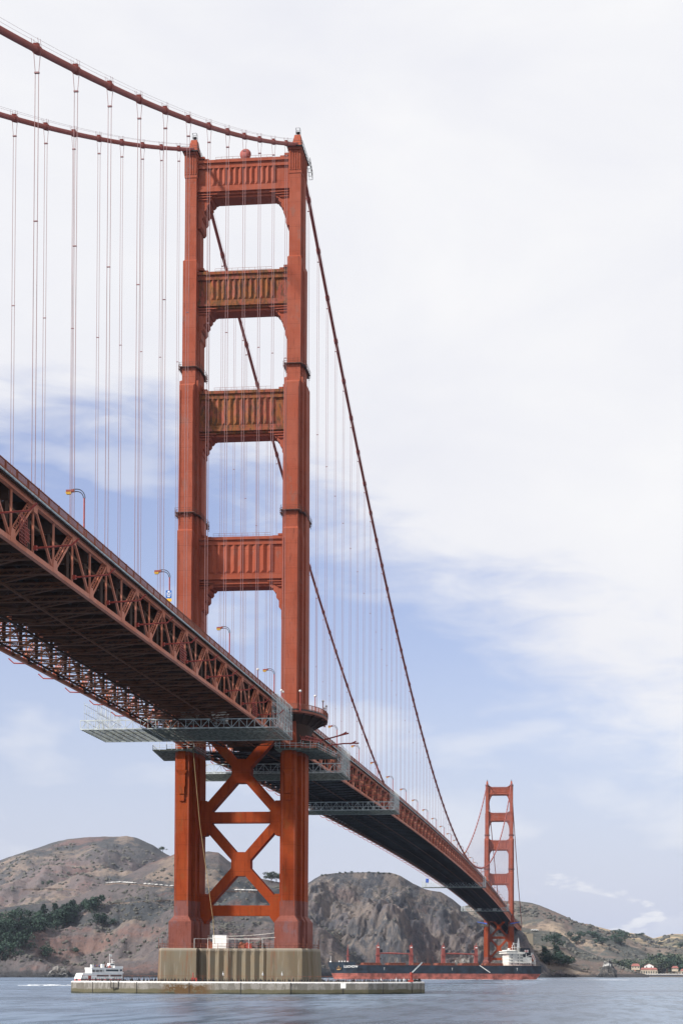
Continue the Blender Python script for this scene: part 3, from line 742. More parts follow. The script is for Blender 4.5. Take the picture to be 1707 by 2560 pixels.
# safety net outriggers along both edges
T0 = None; cnt = 0
for sx in (1, -1):
    for k in list(range(-13, -2))+list(range(3, 52)):
        y = k*PAN; zb = zbot(y)+1.1
        if T0 is None:
            b = MB(); b.tube([(0, 0, 0), (5.0, 0, .25), (6.0, 0, 1.15)], .13, 6); b.box(-.2, .25, -.2, .2, -.3, .3)
            T0 = b.build('net_outrigger', 'boom'); o = T0
        else: o = T0.copy(); COL.objects.link(o)
        o.location = (sx*(H+.35), y, zb); o.rotation_euler = (0, 0, 0 if sx > 0 else math.pi)
        side = 'nearer' if sx > 0 else 'farther'
        if k < 0: lab = f'red steel outrigger on {side} edge of left span, {ORD[-k-3]} from the near tower'
        elif k < 33: lab = f'red steel outrigger on {side} edge of long span, {ORD[k-3]} past the near tower'
        else: lab = f'distant tiny red outrigger on {side} edge of long span, {k-2} places past the near tower'
        tag(o, lab, 'outrigger', 'safety net outriggers along the deck edge')
        cnt += 1

# red mesh gates inside the truss
g0 = None
for i, y in enumerate((-187.5, -110.5, -50.5)):
    if g0 is None:
        b = MB()
        for k in range(6): b.bar((0, -1.3+k*.52, 0), (0, -1.3+k*.52, 3.6), .07)
        for k in range(9): b.bar((0, -1.3, k*.45), (0, 1.3, k*.45), .06)
        for k in range(4): b.bar((.9, -1.6+k*.4, 0), (.9, -1.6+k*.4, 1.7), .07)
        for k in range(4): b.bar((.9, -1.6, k*.55), (.9, 0, k*.55), .06)
        g0 = b.build('mesh_gate', 'boom'); o = g0
    else: o = g0.copy(); COL.objects.link(o)
    o.location = (H+.5, y, zbot(y)+.4)
    tag(o, ['red mesh gate in the truss, farthest from the near tower', 'red mesh gate in the truss, middle of three', 'red mesh gate in the truss closest to near tower'][i], 'gate', 'mesh gates standing on the lower chord')

# ---- street lamps on the near edge
def make_lamp():
    T = thing('street_lamp', '', 'street lamp', (0, 0, 0), 0, 'curved street lamps along the roadway')
    b = MB(); b.tube([(0, 0, 0), (0, 0, 7.0)], .13, 8); b.box(-.2, .2, -.2, .2, 0, .5); b.build('pole', 'boom', T)
    b = MB()
    for r_, zc in ((1.15, 7.0), (1.55, 7.0)):
        pts = [(-(1.15)+ (r_ if False else 1.15)*math.cos(a)+(.12 if r_ > 1.2 else -.12)*math.cos(a), 0, zc+r_*math.sin(a)*.9) for a in [i*math.pi/2/7 for i in range(8)]]
        pts.append((-1.75, 0, pts[-1][2])); b.tube(pts, .07, 6)
    arm = b.build('arm', 'dark', T)
    b = MB(); b.box(-2.75, -1.6, -.2, .2, 8.0, 8.3); b.box(-2.0, -1.5, -.15, .15, 7.95, 8.35); hd = b.build('lamp_head', 'cable', T)
    b = MB(); b.loft([[(-2.85, -.25, 7.95), (-1.95, -.25, 7.95), (-1.95, .25, 7.95), (-2.85, .25, 7.95)], [(-2.7, -.15, 7.62), (-2.1, -.15, 7.62), (-2.1, .15, 7.62), (-2.7, .15, 7.62)]]); b.build('lens', 'lens', hd)
    return T
lamp = make_lamp(); first = True
ly = [-22.9-45.9*i for i in range(4)]+[71.2+46.1*i for i in range(25)]
for i, y in enumerate(ly):
    o = lamp if first else dup(lamp); first = False
    o.location = (13.0, y, ztop(y)+.7)
    o['label'] = (['curved lamp over left span nearest the near tower', 'curved lamp seen through lowest tower opening at left', 'curved lamp with a blue and yellow sign on its pole', 'curved lamp farthest left above the side span railing'][i] if i < 4 else f'curved lamp on long span, {ORD[i-4]} beyond the near tower')
# crisis phone sign
p = Vector((13.0, -115.0, ztop(-115)+.7))
T = thing('road_sign', 'blue sign with white lines above a yellow plate on lamp pole', 'sign', (p.x, p.y-.16, p.z), R(4))
b = MB(); b.box(-.52, .52, -.03, .03, 3.1, 4.5); q = b.build('blue_panel', 'blue', T)
b = MB(); b.box(-.52, .52, -.03, .03, 2.5, 3.02); b.build('yellow_panel', 'yellow', T)
b = MB()
for (x0, x1, z) in ((-.38, -.02, 3.92), (.10, .40, 3.92), (-.36, .36, 3.60), (-.24, .24, 3.30)): b.box(x0, x1, -.045, -.035, z, z+.15)
b.loft([[(.2*math.cos(a), yy, 4.27+.15*math.sin(a)) for a in [k*math.pi/6 for k in range(12)]] for yy in (-.045, -.035)])
b.build('lettering', 'white', q)

# ---- balcony round the outer shafts at road level
for sx, lab in ((1, 'semicircular walkway balcony bulging round right leg of near tower'), (-1, 'semicircular walkway balcony mostly hidden behind left leg of near tower')):
    T = thing('tower_balcony', lab, 'balcony', (sx*14.6, 0, 71.2))
    rx, ry = 7.4, 12.5
    pts = [(sx*rx*math.cos(a), ry*math.sin(a)) for a in [(-math.pi/2)+math.pi*i/24 for i in range(25)]]
    b = MB(); b.prism_z(pts, -.25, .1); b.build('floor', 'dark', T)
    b = MB()
    b.loft([[(p[0]*(1 if k < 2 else 1), p[1], z) for p in pts] for k, z in enumerate((-.75, -.25))]); b.build('rim_beam', 'railm', T)
    b = MB()
    for z in (.25, 1.35): b.tube([(x, y, z) for x, y in pts], .07, 5)
    for i in range(24):
        for k in range(5):
            t = k/5; x = pts[i][0]*(1-t)+pts[i+1][0]*t; y = pts[i][1]*(1-t)+pts[i+1][1]*t; b.bar((x, y, .1), (x, y, 1.35), .09 if k else .2, .05)
    b.build('railing', 'railm', T)
    b = MB()
    for i in range(1, 24, 3):
        x, y = pts[i]; b.loft([[(x*.98, y*.98-.12, -.75), (x*.98, y*.98+.12, -.75), (sx*.3, y*.3+.12, -.75), (sx*.3, y*.3-.12, -.75)], [(x*.6, y*.6-.12, -2.6), (x*.6, y*.6+.12, -2.6), (sx*.3, y*.3+.12, -4.2), (sx*.3, y*.3-.12, -4.2)]])
    b.build('bracket', 'under', T)
    b = MB(); b.loft([[(x*.82, y*.82, -.8) for x, y in pts], [(x*.5, y*.6, -2.8) for x, y in pts], [(x*.3, y*.55, -7.5) for x, y in pts]]); b.build('soffit', 'under', T)
gl = None
for i, (px, pyb, pyt, Y) in enumerate(((750.5, 1766, 1719, -12), (787.5, 1772, 1725, -5), (807.5, 1780, 1733, 2), (816, 1785, 1741, 9), (811.5, 1768, 1748, 12), (652.5, 1690, 1664, -42), (690.5, 1722, 1700, -15), (694.5, 1726, 1703, -13))):
    P = atY(px, pyb, Y)
    if gl is None:
        T = thing('globe_lamp', '', 'globe lamp', (0, 0, 0), 0, 'globe lamps on poles beside near tower')
        b = MB(); b.tube([(0, 0, 0), (0, 0, 4.2)], .11, 8); b.box(-.2, .2, -.2, .2, -.6, .3); b.build('pole', 'boom', T)
        b = MB(); b.lathe(0, 0, [(4.15, .12), (4.25, .26), (4.45, .34), (4.62, .3), (4.75, .12)], 12); b.build('globe', 'globe', T, True); gl = T; o = T
    else: o = dup(gl)
    Z = 71.3 if Y > -13 else ztop(Y)+.7
    o.location = (P.x if i < 5 else 13.2, Y, Z)
    o['label'] = ['globe lamp on the balcony front beside tower leg', 'globe lamp on balcony, second from the left', 'globe lamp on balcony, third from the left', 'globe lamp at the balcony far right edge', 'short-looking globe lamp at the balcony rear', 'lone globe lamp on railing left of right tower leg', 'globe lamp close to left side of right tower leg', 'globe lamp touching left side of right tower leg'][i]

# ---- hanging work platforms
def platform(label, x0, x1, y0, y1, z0, h, cage=None, cageL=None, n=26, light=True):
    T = thing('work_platform', label, 'work platform', ((x0+x1)/2, (y0+y1)/2, z0)); ox, oy = (x0+x1)/2, (y0+y1)/2
    def bld(b, nm, mat): b.v = [(x-ox, y-oy, z-z0) for x, y, z in b.v]; return b.build(nm, mat, T)
    b = MB(); ns = max(4, int((y1-y0)/1.25))
    for i in range(ns+1):
        y = y0+(y1-y0)*i/ns; b.bar((x0, y, z0), (x1, y, z0), .13, .16)
    for i in range(n+1):
        x = x0+(x1-x0)*i/n; b.bar((x, y0, z0+.2), (x, y1, z0+.2), .16, .2)
    bld(b, 'floor_grid', 'galv')
    b = MB(); xa_, xb_ = x0+(14 if cageL else 3), x1-(9 if cage else 2); nn = int((xb_-xa_)/1.1)
    for i in range(nn): xx = xa_+(xb_-xa_)*i/nn; b.box(xx, xx+.78, y0+.3, y1-.3, z0+.35, z0+.4)
    bld(b, 'floor_board', 'mesh')
    for y in (y0, y1):
        b = MB()
        for z in (z0+.1, z0+h): b.bar((x0, y, z), (x1, y, z), .2, .22)
        m = n; s = 1
        for i in range(m):
            xa = x0+(x1-x0)*i/m; xb = x0+(x1-x0)*(i+1)/m
            b.bar((xa, y, z0), (xa, y, z0+h), .12)
            if s > 0: b.bar((xa, y, z0+.1), (xb, y, z0+h), .12)
            else: b.bar((xa, y, z0+h), (xb, y, z0+.1), .12)
            s = -s
        bld(b, 'side_truss', 'galvl')
    for (cg, nm) in ((cage, 'scaffold_cage'), (cageL, 'scaffold_cage')):
        if not cg: continue
        cx0, cx1, zt = cg; b = MB()
        k = 0; z = z0
        while z < zt:
            for x in (cx0, cx1):
                b.bar((x, y0, z), (x, y1, z), .07)
            for y in (y0, y1): b.bar((cx0, y, z), (cx1, y, z), .07)
            z += 1.9
        m = int((y1-y0)/1.5)
        for i in range(m+1):
            y = y0+(y1-y0)*i/m
            for x in (cx0, cx1): b.bar((x, y, z0), (x, y, zt), .07)
            if i < m: b.bar((cx1, y, z0 if i % 2 else zt), (cx1, y+(y1-y0)/m, zt if i % 2 else z0), .07)
        for x in (cx0, cx1):
            m2 = 4
        b2 = b; bld(b2, nm, 'galvl')
    return T
platform('biggest grey scaffold platform hung under side span before near tower', -26.4, 19.2, -48.5, -31, 60.4, 2.1, (18.0, 19.1, 68.3), (-25.5, -22.5, 66.8))
platform('grey scaffold platform under long span just right of near tower leg', -22, 21.8, 26, 41, 60.4, 2.6, (20.6, 21.7, 68.2), None, 22)
xr_ = atY(986, 2025, 136).x
platform('long thin scaffold platform under long span, second beyond near tower', -22, xr_, 136, 150, 62.4, 2.9, (xr_-1.6, xr_-.1, 69.8), None, 24)
xl4, xr4 = atY(1056, 2218, 711).x, atY(1213, 2218, 711).x
platform('distant scaffold platform sticking out from span against pale sky', xl4, xr4, 705, 717, 68.9, 3.2, (xr4-1.5, xr4-.1, 77), (xl4, xl4+2.5, 74), 20)
xl5, xr5 = atY(1153, 2278, 1052).x, atY(1271, 2278, 1052).x
platform('farthest scaffold platform crossing under span near distant tower', xl5, xr5, 1046, 1058, 65.6, 3.4, (xr5-1.6, xr5-.1, 73), (xl5, xl5+3, 71), 20)
b = MB(); b.box(xl4+2.6, xl4+4.6, 708, 711, 72.2, 75.4); tag(b.build('site_cabin', 'tarp'), 'tiny blue cabin on left end of distant scaffold platform', 'cabin')
for i, (x, w, m) in enumerate(((-4, 3.4, 'galv'), (3.2, 3.2, 'ivory'))):
    b = MB(); b.box(x, x+w, -45, -42, 62.5, 64.6); b.box(x-.1, x+w+.1, -45.1, -41.9, 64.6, 64.7); b.box(x+.4, x+1.2, -45.05, -45, 62.6, 64.2)
    tag(b.build('site_container', m), ['grey container box standing on biggest scaffold platform', 'white container box standing on biggest scaffold platform'][i], 'container')
for i, x in enumerate((-9, 6)):
    b = MB(); b.box(x, x+3.6, 1048, 1051, 66.0, 69.2); b.box(x-.1, x+3.7, 1047.9, 1051.1, 69.2, 69.35); tag(b.build('site_container', 'ivory'), ['left white box on the farthest scaffold platform', 'right white box on the farthest scaffold platform'][i], 'container')

def leg_platform(label, sx, y0=0., blue=False):
    T = thing('leg_platform', label, 'work platform', (sx*16, y0, 61.8))
    b = MB()
    poly = [(-5.5*sx, -10.2), (1.2*sx, -10.2), (1.6*sx, -9.0), (5.2*sx, -9.0), (7.4*sx, 8.5), (-5.5*sx, 8.5)]
    b.prism_z(poly, -.15, .1); b.build('floor_deck', 'mesh', T)
    b = MB()
    for i in range(22):
        y = -10+i*.85; b.bar((-5.4*sx, y, -.3), ((1.2 if y < -9 else 5.1+(y+9)*.12)*sx, y, -.3), .12)
    b.build('floor_joist', 'galv', T)
    b = MB()
    for i in range(len(poly)):
        p, q = poly[i], poly[(i+1) % len(poly)]
        for z in (.6, 1.2): b.bar((*p, z), (*q, z), .08)
        k = max(1, int(math.hypot(q[0]-p[0], q[1]-p[1])/1.3))
        for j in range(k+1):
            t = j/k; b.bar((p[0]+(q[0]-p[0])*t, p[1]+(q[1]-p[1])*t, -.2), (p[0]+(q[0]-p[0])*t, p[1]+(q[1]-p[1])*t, 1.9 if j % 2 else 1.25), .08)
    b.build('guard_rail', 'galvl', T)
    return T
leg_platform('railed grey platform wrapped round right leg below the deck', 1)
leg_platform('railed grey platform wrapped round left leg below the deck', -1)
for i, sx in enumerate((-1, 1)):
    T = thing('tarp_platform', ['blue tarpaulin platform left of the distant tower leg', 'blue tarpaulin platform right of the distant tower leg'][i], 'tarpaulin', (sx*15, L-6, 60))
    b = MB(); b.loft([[(sx*-2, -6, 0), (sx*9, -5, 2.6), (sx*9, 4, 2.6), (sx*-2, 6, 0)], [(sx*-2, -6, 1.6), (sx*9, -5, 3.2), (sx*9, 4, 3.2), (sx*-2, 6, 1.6)]]); b.build('tarpaulin', 'tarp', T)
    b = MB()
    for k in range(5): b.bar((sx*-4, -6, -2+k*.5), (sx*5, -6, -2+k*.5), .2)
    b.build('frame', 'galv', T)
# red rigging booms by the tower
T = thing('rigging_boom', 'red lattice rigging arms reaching right beside near tower below balcony', 'boom', (15, 2, 61))
b = MB()
A0, A1 = atY(748, 1836, -6), atY(803, 1850, 4); B0, B1 = atY(752, 1848, -6), atY(806, 1856, 4)
o_ = Vector((15, 2, 61)); A0 -= o_; A1 -= o_; B0 -= o_; B1 -= o_
for p, q in ((A0, A1), (B0, B1)): b.bar(p, q, .25)
for i in range(8):
    t = i/8; u_ = (i+1)/8; b.bar(A0.lerp(A1, t), B0.lerp(B1, (t+u_)/2), .14); b.bar(B0.lerp(B1, (t+u_)/2), A0.lerp(A1, u_), .14)
b.build('lattice_arm', 'boom', T)
for (a, c, d, e) in (((804, 1851), (845, 1840), (872, 1833), 8), ((818, 1864), (858, 1859), (897, 1858), 14), ((845, 1840), (858, 1835), (866, 1830), 8), ((874, 1860), (884, 1856), (890, 1853), 14)):
    b = MB(); pts = [atY(*a, e)-o_, atY(*c, e)-o_, atY(*d, e)-o_]; b.tube([tuple(q) for q in pts], .2, 6); b.build('boom_arm', 'boom', T)
# hoist rope hanging down the left leg
b = MB(); b.tube([tuple(atY(481, 1850, -8.7)), tuple(atY(500, 2060, -9)), tuple(atY(533, 2300, -9.6)), tuple(atY(537, 2360, -9.8))], .07, 5)
tag(b.build('hoist_rope', 'rope2'), 'long tan rope hanging down inner left leg of near tower', 'rope')
for i, (xa, ya, xb, yb_, Y) in enumerate(((520, 2340, 690, 2332, -4), (520, 2345, 697, 2343, -9), (545, 2325, 690, 2323, 6))):
    pa, pb = atY(xa, ya, Y), atY(xb, yb_, Y); pts = []
    for k in range(9):
        t = k/8; q = pa.lerp(pb, t); q.z -= [1.1, .9, .3][i]*4*t*(1-t)*.35; pts.append(tuple(q))
    b = MB(); b.tube(pts, .06, 5); tag(b.build('mooring_line', 'ivory'), ['upper sagging white line between pedestals of near tower', 'lower sagging white line between pedestals of near tower', 'thin straight line strung highest between the pedestals'][i], 'rope')

# ------------------------------------------------------------------ pier and fender
T = thing('concrete_pier', 'stained fluted concrete pier carrying the near tower', 'pier', (0, 0, 0))
b = MB()
for sx in (-1, 1):
    xa, xb = 9.0, 19.6
    def blk(g, z): 
        p = [(xa-.3*0, -11-g), (xb-1.6, -11-g), (xb-.9+g, -9.4), (xb-.5+g, -9.2), (xb-.4+g, -6), (xb+.1+g, -5.6), (xb+.1+g, 5.6), (xb-.4+g, 6), (xb-.5+g, 9.2), (xb-1.6, 11+g), (xa, 11+g)]
        return [(sx*x, y, z) for x, y in p]
    b.loft([blk(.55, -1), blk(.0, 10.9), [(x*.99, y*.98, 11.3) for x, y, z in blk(0, 0)]])
n = 8; w = 18.2/n; pf = []
for k in range(n):
    x = -9.1+k*w; pf += [(x, -9.4), (x+w*.5, -9.95)]
pf += [(9.1, -9.4)]
poly = pf+[(x, -y) for x, y in reversed(pf)]
b.loft([[(x, y*1.02, -1) for x, y in poly], [(x, y, 10.7) for x, y in poly], [(x, y*.96, 11.25) for x, y in poly]])
b.build('pier_body', 'conc', T)
b = MB()
rim = [(-18.8, -10.6), (18.2, -10.6), (19.2, -6), (19.2, 6), (18.2, 10.6), (-18.8, 10.6), (-19.2, 6), (-19.2, -6)]
for i in range(len(rim)):
    p, q = rim[i], rim[(i+1) % len(rim)]
    for z in (11.8, 12.4): b.bar((*p, z), (*q, z), .07)
    k = max(1, int(math.hypot(q[0]-p[0], q[1]-p[1])/2.1))
    for j in range(k):
        t = j/k; x = p[0]+(q[0]-p[0])*t; y = p[1]+(q[1]-p[1])*t; b.bar((x, y, 11.1), (x, y, 12.5 if j % 3 else 13.9), .08)
b.build('guard_rail', 'rust', T)
b = MB()
for i in range(6):
    x = -10+i*3.5; b.bar((x, -9.2, 11.2), (x, -9.2, 13.7), .07)
b.bar((-10, -9.2, 13.7), (7.5, -9.2, 13.5), .04); b.build('white_post', 'white', T)
b = MB(); P = atY(552, 2368, -6); b.box(P.x-1.75, P.x+1.85, -7.5, -5, 11.3, 14.6); b.box(P.x-1.8, P.x+1.9, -7.55, -4.95, 14.6, 14.68)
tag(b.build('white_shed', 'white'), 'white box shed on the pier between the tower legs', 'shed')
for i, (px, hgt, m) in enumerate(((607, 1.7, 'rust'), (622, 1.5, 'boom'), (525, 2.0, 'rust'), (655, 1.6, 'dark'))):
    P = atY(px, 2368, -6); b = MB(); b.box(P.x-.9, P.x+.9, -7, -5.6, 11.3, 11.3+hgt*.55); b.lathe(P.x-.3, -6.3, [(11.3+hgt*.5, .5), (11.3+hgt*.8, .45), (11.3+hgt, .2)], 10); b.box(P.x+.2, P.x+.75, -6.9, -6.2, 11.3+hgt*.5, 11.3+hgt*.85)
    b.tube([(P.x-.6, -7.1, 11.5), (P.x-.9, -7.1, 12.2), (P.x-.2, -7.1, 12.4)], .08, 6)
    tag(b.build('winch', m), ['rusty winch on the pier right of the white shed', 'bright red winch on the pier between the legs', 'rusty winch on the pier left of the white shed', 'dark winch on pier nearest the right pedestal'][i], 'winch')

T = thing('pier_fender', 'low grey concrete fender ring around the pier, white on top', 'fender', (0, 0, 0))
outer = [(-39.5, -13), (-37.8, -21), (-20, -25), (0, -26.8), (18, -26), (36, -20), (45.5, -9), (47.5, 2), (46, 14), (36, 22), (18, 26), (0, 27), (-20, 25), (-38, 18), (-41, 4)]
def dens(p, n=4):
    r = []
    for i in range(len(p)):
        a, c = Vector(p[i]), Vector(p[(i+1) % len(p)])
        for j in range(n): r.append(tuple(a.lerp(c, j/n)))
    return r
outer = dens(outer, 3); inner = [(x*(1-2.6/math.hypot(x, y)), y*(1-2.6/math.hypot(x, y))) for x, y in outer]
b = MB(); no = len(outer); V = [(x, y, -2) for x, y in outer]+[(x, y, 2.75) for x, y in outer]+[(x*.995, y*.995, 2.95) for x, y in outer]+[(x, y, 2.95) for x, y in inner]+[(x, y, -2) for x, y in inner]
Fs = []
for k in range(4):
    for i in range(no): j = (i+1) % no; Fs.append((k*no+i, k*no+j, (k+1)*no+j, (k+1)*no+i))
b.add(V, Fs); b.build('fender_wall', 'fender', T)
b = MB()
for (x, y) in outer[::2]:
    d = 1.0006; b.box(x*1.001-.05, x*1.001+.05, y*1.001-.05, y*1.001+.05, -.5, 2.8)
b.build('joint', 'dark', T, kind='stuff')
b = MB(); P = atY(290, 2470, -23)
for dx in (-.9, .9): b.bar((P.x+dx, P.y-1.0, 1.2), (P.x+dx, P.y-1.0, 3.2), .14)
b.bar((P.x-.9, P.y-1.0, 1.3), (P.x+.9, P.y-1.0, 1.3), .2); b.build('ladder_bracket', 'dark', T)
b = MB(); P = atY(861, 2460, -25); b.box(P.x-.6, P.x+.6, -26.9, -26.75, 1.5, 2.7); b.build('white_plate', 'white', T)
P = atY(1029, 2455, -8)
T = thing('davit_crane', 'small red davit with a raised grey arm on fender end', 'crane', (P.x, -9, 2.95))
b = MB(); b.lathe(0, 0, [(0, .45), (.5, .45), (.6, .3), (1.6, .28), (1.7, .45), (2.4, .4)], 10); b.box(-.8, .5, -.4, .4, 0, .5); b.build('base', 'boom', T)
b = MB(); b.bar((0, 0, 2.2), (2.7, 0, 4.9), .28, .3); b.build('arm', 'galvl', T)
P = atY(486, 2452, -24); b = MB(); b.box(P.x-.7, P.x+.7, -24.4, -23.6, 2.95, 3.9); b.tube([(P.x-.3, -24, 3.9), (P.x-.3, -24, 4.9)], .1, 6); b.lathe(P.x-.3, -24, [(4.8, .05), (4.9, .22), (5.1, .05)], 8)
tag(b.build('navigation_light_box', 'boom'), 'small red box with a light post on the fender rim', 'light box')
b = MB()
for k in range(-16, 19): b.bar((k*2.2, -22.2-.0, 2.9), (k*2.2, -22.2, 4.3), .05)
b.bar((-35, -22.2, 4.3), (39, -22.2, 4.3), .05); tag(b.build('wire_fence', 'rust'), 'thin wire fence running along the fender behind the birds', 'fence')

# birds on the fender rim
def bird_mesh(white=False):
    b = MB()
    b.loft([[(x+r*.75*math.cos(t), r*math.sin(t)+y, z) for t in [k*math.pi/3 for k in range(6)]] for z, r, x, y in ((.1, .06, 0, .12), (.2, .16, 0, .05), (.38, .2, 0, 0), (.52, .13, 0, -.04), (.62, .06, 0, -.06), (.76, .05, 0, -.08), (.84, .07, 0, -.1), (.89, .03, 0, -.1))])
    b.add([(.02, -.14, .84), (-.02, -.14, .84), (0, -.3, .82)], [(0, 1, 2)]); b.bar((.06, 0, 0), (.06, 0, .2), .03); b.bar((-.06, 0, 0), (-.06, 0, .2), .03)
    b.add([(-.08, .12, .15), (.08, .12, .15), (0, .35, .02)], [(0, 1, 2)])
    return b
b0 = bird_mesh().build('cormorant', 'birdm'); nb = 0
pts = [((outer[i][0]+inner[i][0])/2, (outer[i][1]+inner[i][1])/2) for i in range(3, 24)]
seg = [(pts[i], pts[i+1]) for i in range(len(pts)-1)]; tot = sum(math.dist(a, c) for a, c in seg)
for i in range(285):
    s = (i+random.uniform(-.4, .4))/285*tot; s = max(0, min(tot-.01, s)); acc = 0
    for a, c in seg:
        d = math.dist(a, c)
        if acc+d >= s: t = (s-acc)/d; x = a[0]+(c[0]-a[0])*t; y = a[1]+(c[1]-a[1])*t; break
        acc += d
    o = b0 if i == 0 else b0.copy()
    if i: COL.objects.link(o)
    o.location = (x+random.uniform(-.3, .3), y+random.uniform(-.8, .8), 2.95); o.rotation_euler = (0, 0, random.uniform(0, 6.28)); k = random.uniform(.72, 1.05); o.scale = (k, k, k)
    tag(o, 'black cormorant standing in the crowded row along the fender rim', 'bird', 'black cormorants lined up on the fender rim')
g0 = bird_mesh().build('gull', 'gull')
for i, (px, Y) in enumerate(((558, -25.5), (657, -25.6), (705, -25), (952, -16), (990, -14), (1009, -12))):
    o = g0 if i == 0 else g0.copy()
    if i: COL.objects.link(o)
    P = atY(px, 2450, Y); o.location = (P.x, Y, 3.0 if i > 2 else 4.35); o.scale = (1.2, 1.2, 1.2)
    tag(o, 'white gull standing among black cormorants on the fender', 'bird', 'white gulls on the fender')

# ------------------------------------------------------------------ cargo ship
HUL = [(0, .02), (.02, .25), (.06, .62), (.11, .92), (.16, 1), (.9, 1), (.96, .88), (1., .72)]
P0 = atD(831, 2447, 1150); P1 = atD(1344, 2444, 1178); P0.z = P1.z = 0; dv = P1-P0; SL = dv.length; ang = math.atan2(dv.y, dv.x)
T = thing('cargo_ship', 'long dark blue bulk carrier with a red bottom and white rear superstructure', 'cargo ship', tuple(P0), ang)
def hullring(z, hw, flare, x_off=0):
    l = [(x*SL-flare*(1-x)**6*4+x_off*(1-x)-(x**8)*(-1 if False else 0), -hw*w) for x, w in HUL]
    r_ = [(x, -y) for x, y in reversed(l)]
    return [(x, y, z) for x, y in l+r_]
def aft(r, z): return [(min(x, SL*(.965+.035*min(1, max(0, (z-1)/4)))) if x > SL*.9 else x, y, zz) for x, y, zz in r]
b = MB(); b.loft([aft(hullring(-2, 14.5, 0, 2), -2), aft(hullring(4.7, 15, .2), 4.7)]); M['boot'] = simple('red_antifouling', (.33, .10, .075), .8, .35, .25); b.build('lower_hull', 'boot', T)
M['navy'] = simple('dark_navy_hull', (.012, .022, .035), .5, .4, .2)
b = MB(); b.loft([aft(hullring(4.7, 15.02, .2), 5), aft(hullring(11, 15.05, .8), 11)]); 
fr = [(x, y) for x, y, z in hullring(0, 15.05, .8) if x < SL*.115]
fl = [(-.02*SL*0-3.2, 0)]+[(x*SL-3*(1-x)**6, -15*w) for x, w in HUL[1:4]]; fl = fl+[(x, -y) for x, y in reversed(fl[1:])]
b.loft([[(x, y*.99, 11) for x, y in fl], [(x-.5, y*1.03, 13.4) for x, y in fl]]); b.build('upper_hull', 'navy', T)
b = MB(); b.box(SL*.1, SL*.965, -14.2, 14.2, 11, 11.25); b.build('deck', 'rust', T)
b = MB()
for i in range(6): x = SL*(.14+i*.118); b.box(x, x+SL*.085, -9, 9, 11.2, 12.7); b.box(x+.5, x+SL*.085-.5, -9.4, 9.4, 12.7, 13.0)
b.build('hatch', 'rust', T)
b = MB()
for i in range(int(SL*.8/2)):
    x = SL*.12+i*2.; b.bar((x, -14.6, 11), (x, -14.6, 12.1), .1)
b.bar((SL*.12, -14.6, 12.1), (SL*.96, -14.6, 12.1), .12); b.build('bulwark_rail', 'rust', T)
M['crane'] = simple('ship_crane_red', (.25, .065, .055), .6, .15, .5)
cx = [SL*(942-831)/513, SL*(1024-831)/513, SL*(1104-831)/513, SL*(1186-831)/513]
for i, x in enumerate(cx):
    b = MB(); b.tier(x, 0, [(11.2, 1.5, 1.6), (19, 1.3, 1.3)]); b.box(x-1.8, x+1.8, -1.9, 1.9, 19, 19.7); b.tier(x, 0, [(19.7, 1.25, 1.4), (26.3, 1.15, 1.3), (27.2, .9, 1.0)]); b.box(x-.3, x+.3, -1.7, -1.5, 27.5, 29)
    cr = b.build('deck_crane', 'crane', T)
    b = MB(); s = 1 if i % 2 == 0 else -1; b.box(min(x+s*1.4, x+s*3.6), max(x+s*1.4, x+s*3.6), -1.2, 1.2, 21.4, 23.6); b.build('crane_cab', 'navy', cr)
    b = MB(); b.box(x-.8, x+.8, -1.66, -1.62, 25.0, 25.8); b.build('white_marking', 'white', cr)
    if i % 2 == 0:
        b = MB(); b.tube([(x+1.4, -.6, 20.6), (x+10, -.6, 20.6), (cx[i+1]-1.4, -.6, 20.2)], [.5, .65, .45], 8); b.build('crane_jib', 'crane', cr)
b = MB()
for i in range(26):
    x = SL*(.16+i*.026)
    if random.random() < .6: b.bar((x, -10, 11.2), (x+random.uniform(-.3, .3), -10, random.uniform(14, 18.5)), .16)
b.build('deck_post', 'rust', T)
b = MB(); x = SL*(868-831)/513; b.tier(x, 0, [(13.4, .9, .9), (20, .6, .6), (27.5, .12, .12)]); b.box(x-1.5, x+1.5, -1.5, 1.5, 18.5, 18.9); b.bar((x-1.2, 0, 21.5), (x+1.2, 0, 21.5), .25); b.build('foremast', 'crane', T)
b = MB(); b.bar((-1.5, 0, 13.4), (-1.5, 0, 18), .3); b.lathe(-1.5, 0, [(13.4, .9), (14.4, .3)], 8)
for i in range(4): b.lathe(5+i*2.2, -3, [(13.4, .5), (14.2, .6), (14.4, .4)], 8)
b.build('bow_fitting', 'white', T)
# superstructure
sx0 = SL*(1255-831)/513; sx1 = SL*(1296-831)/513; sx2 = SL*(1320-831)/513
b = MB(); b.box(sx0+2, sx1, -12.0, 12.0, 11.2, 24.4); b.box(sx0+6, sx1+3, -8, 8, 24.4, 26.2); b.box(sx0-.2, sx0+9, -14.9, 14.9, 24.4, 27.4); b.box(sx0+1, sx0+8, -9, 9, 27.4, 28.3); b.box(sx1, sx2, -10.5, 10.5, 11.2, 20.4); b.box(sx1-1, sx1+3, -6, 6, 24, 26)
for z in (14.5, 17.8, 21.1): b.box(sx0+1.6, sx1+.2, -12.9, 12.9, z, z+.2)
b.box(sx0+10, sx2+1, -12.8, 12.8, 13.8, 14.1); ss = b.zsc(.73).build('superstructure', 'ivory', T)
b = MB(); b.box(sx0-.28, sx0+8.6, -14.98, 14.98, 25.7, 26.6); b.zsc(.73).build('bridge_window', 'glass', ss)
b = MB()
for z in (12.6, 15.8, 19.1, 22.3):
    for x in (sx0+4, sx0+9, sx0+12.5, sx1-2): b.box(x, x+.9, -12.58, -12.45, z, z+1.0)
for x in (sx1+1.5, sx1+3.3, sx1+5): b.box(x, x+1.3, -10.6, -10.45, 12.6, 13.6)
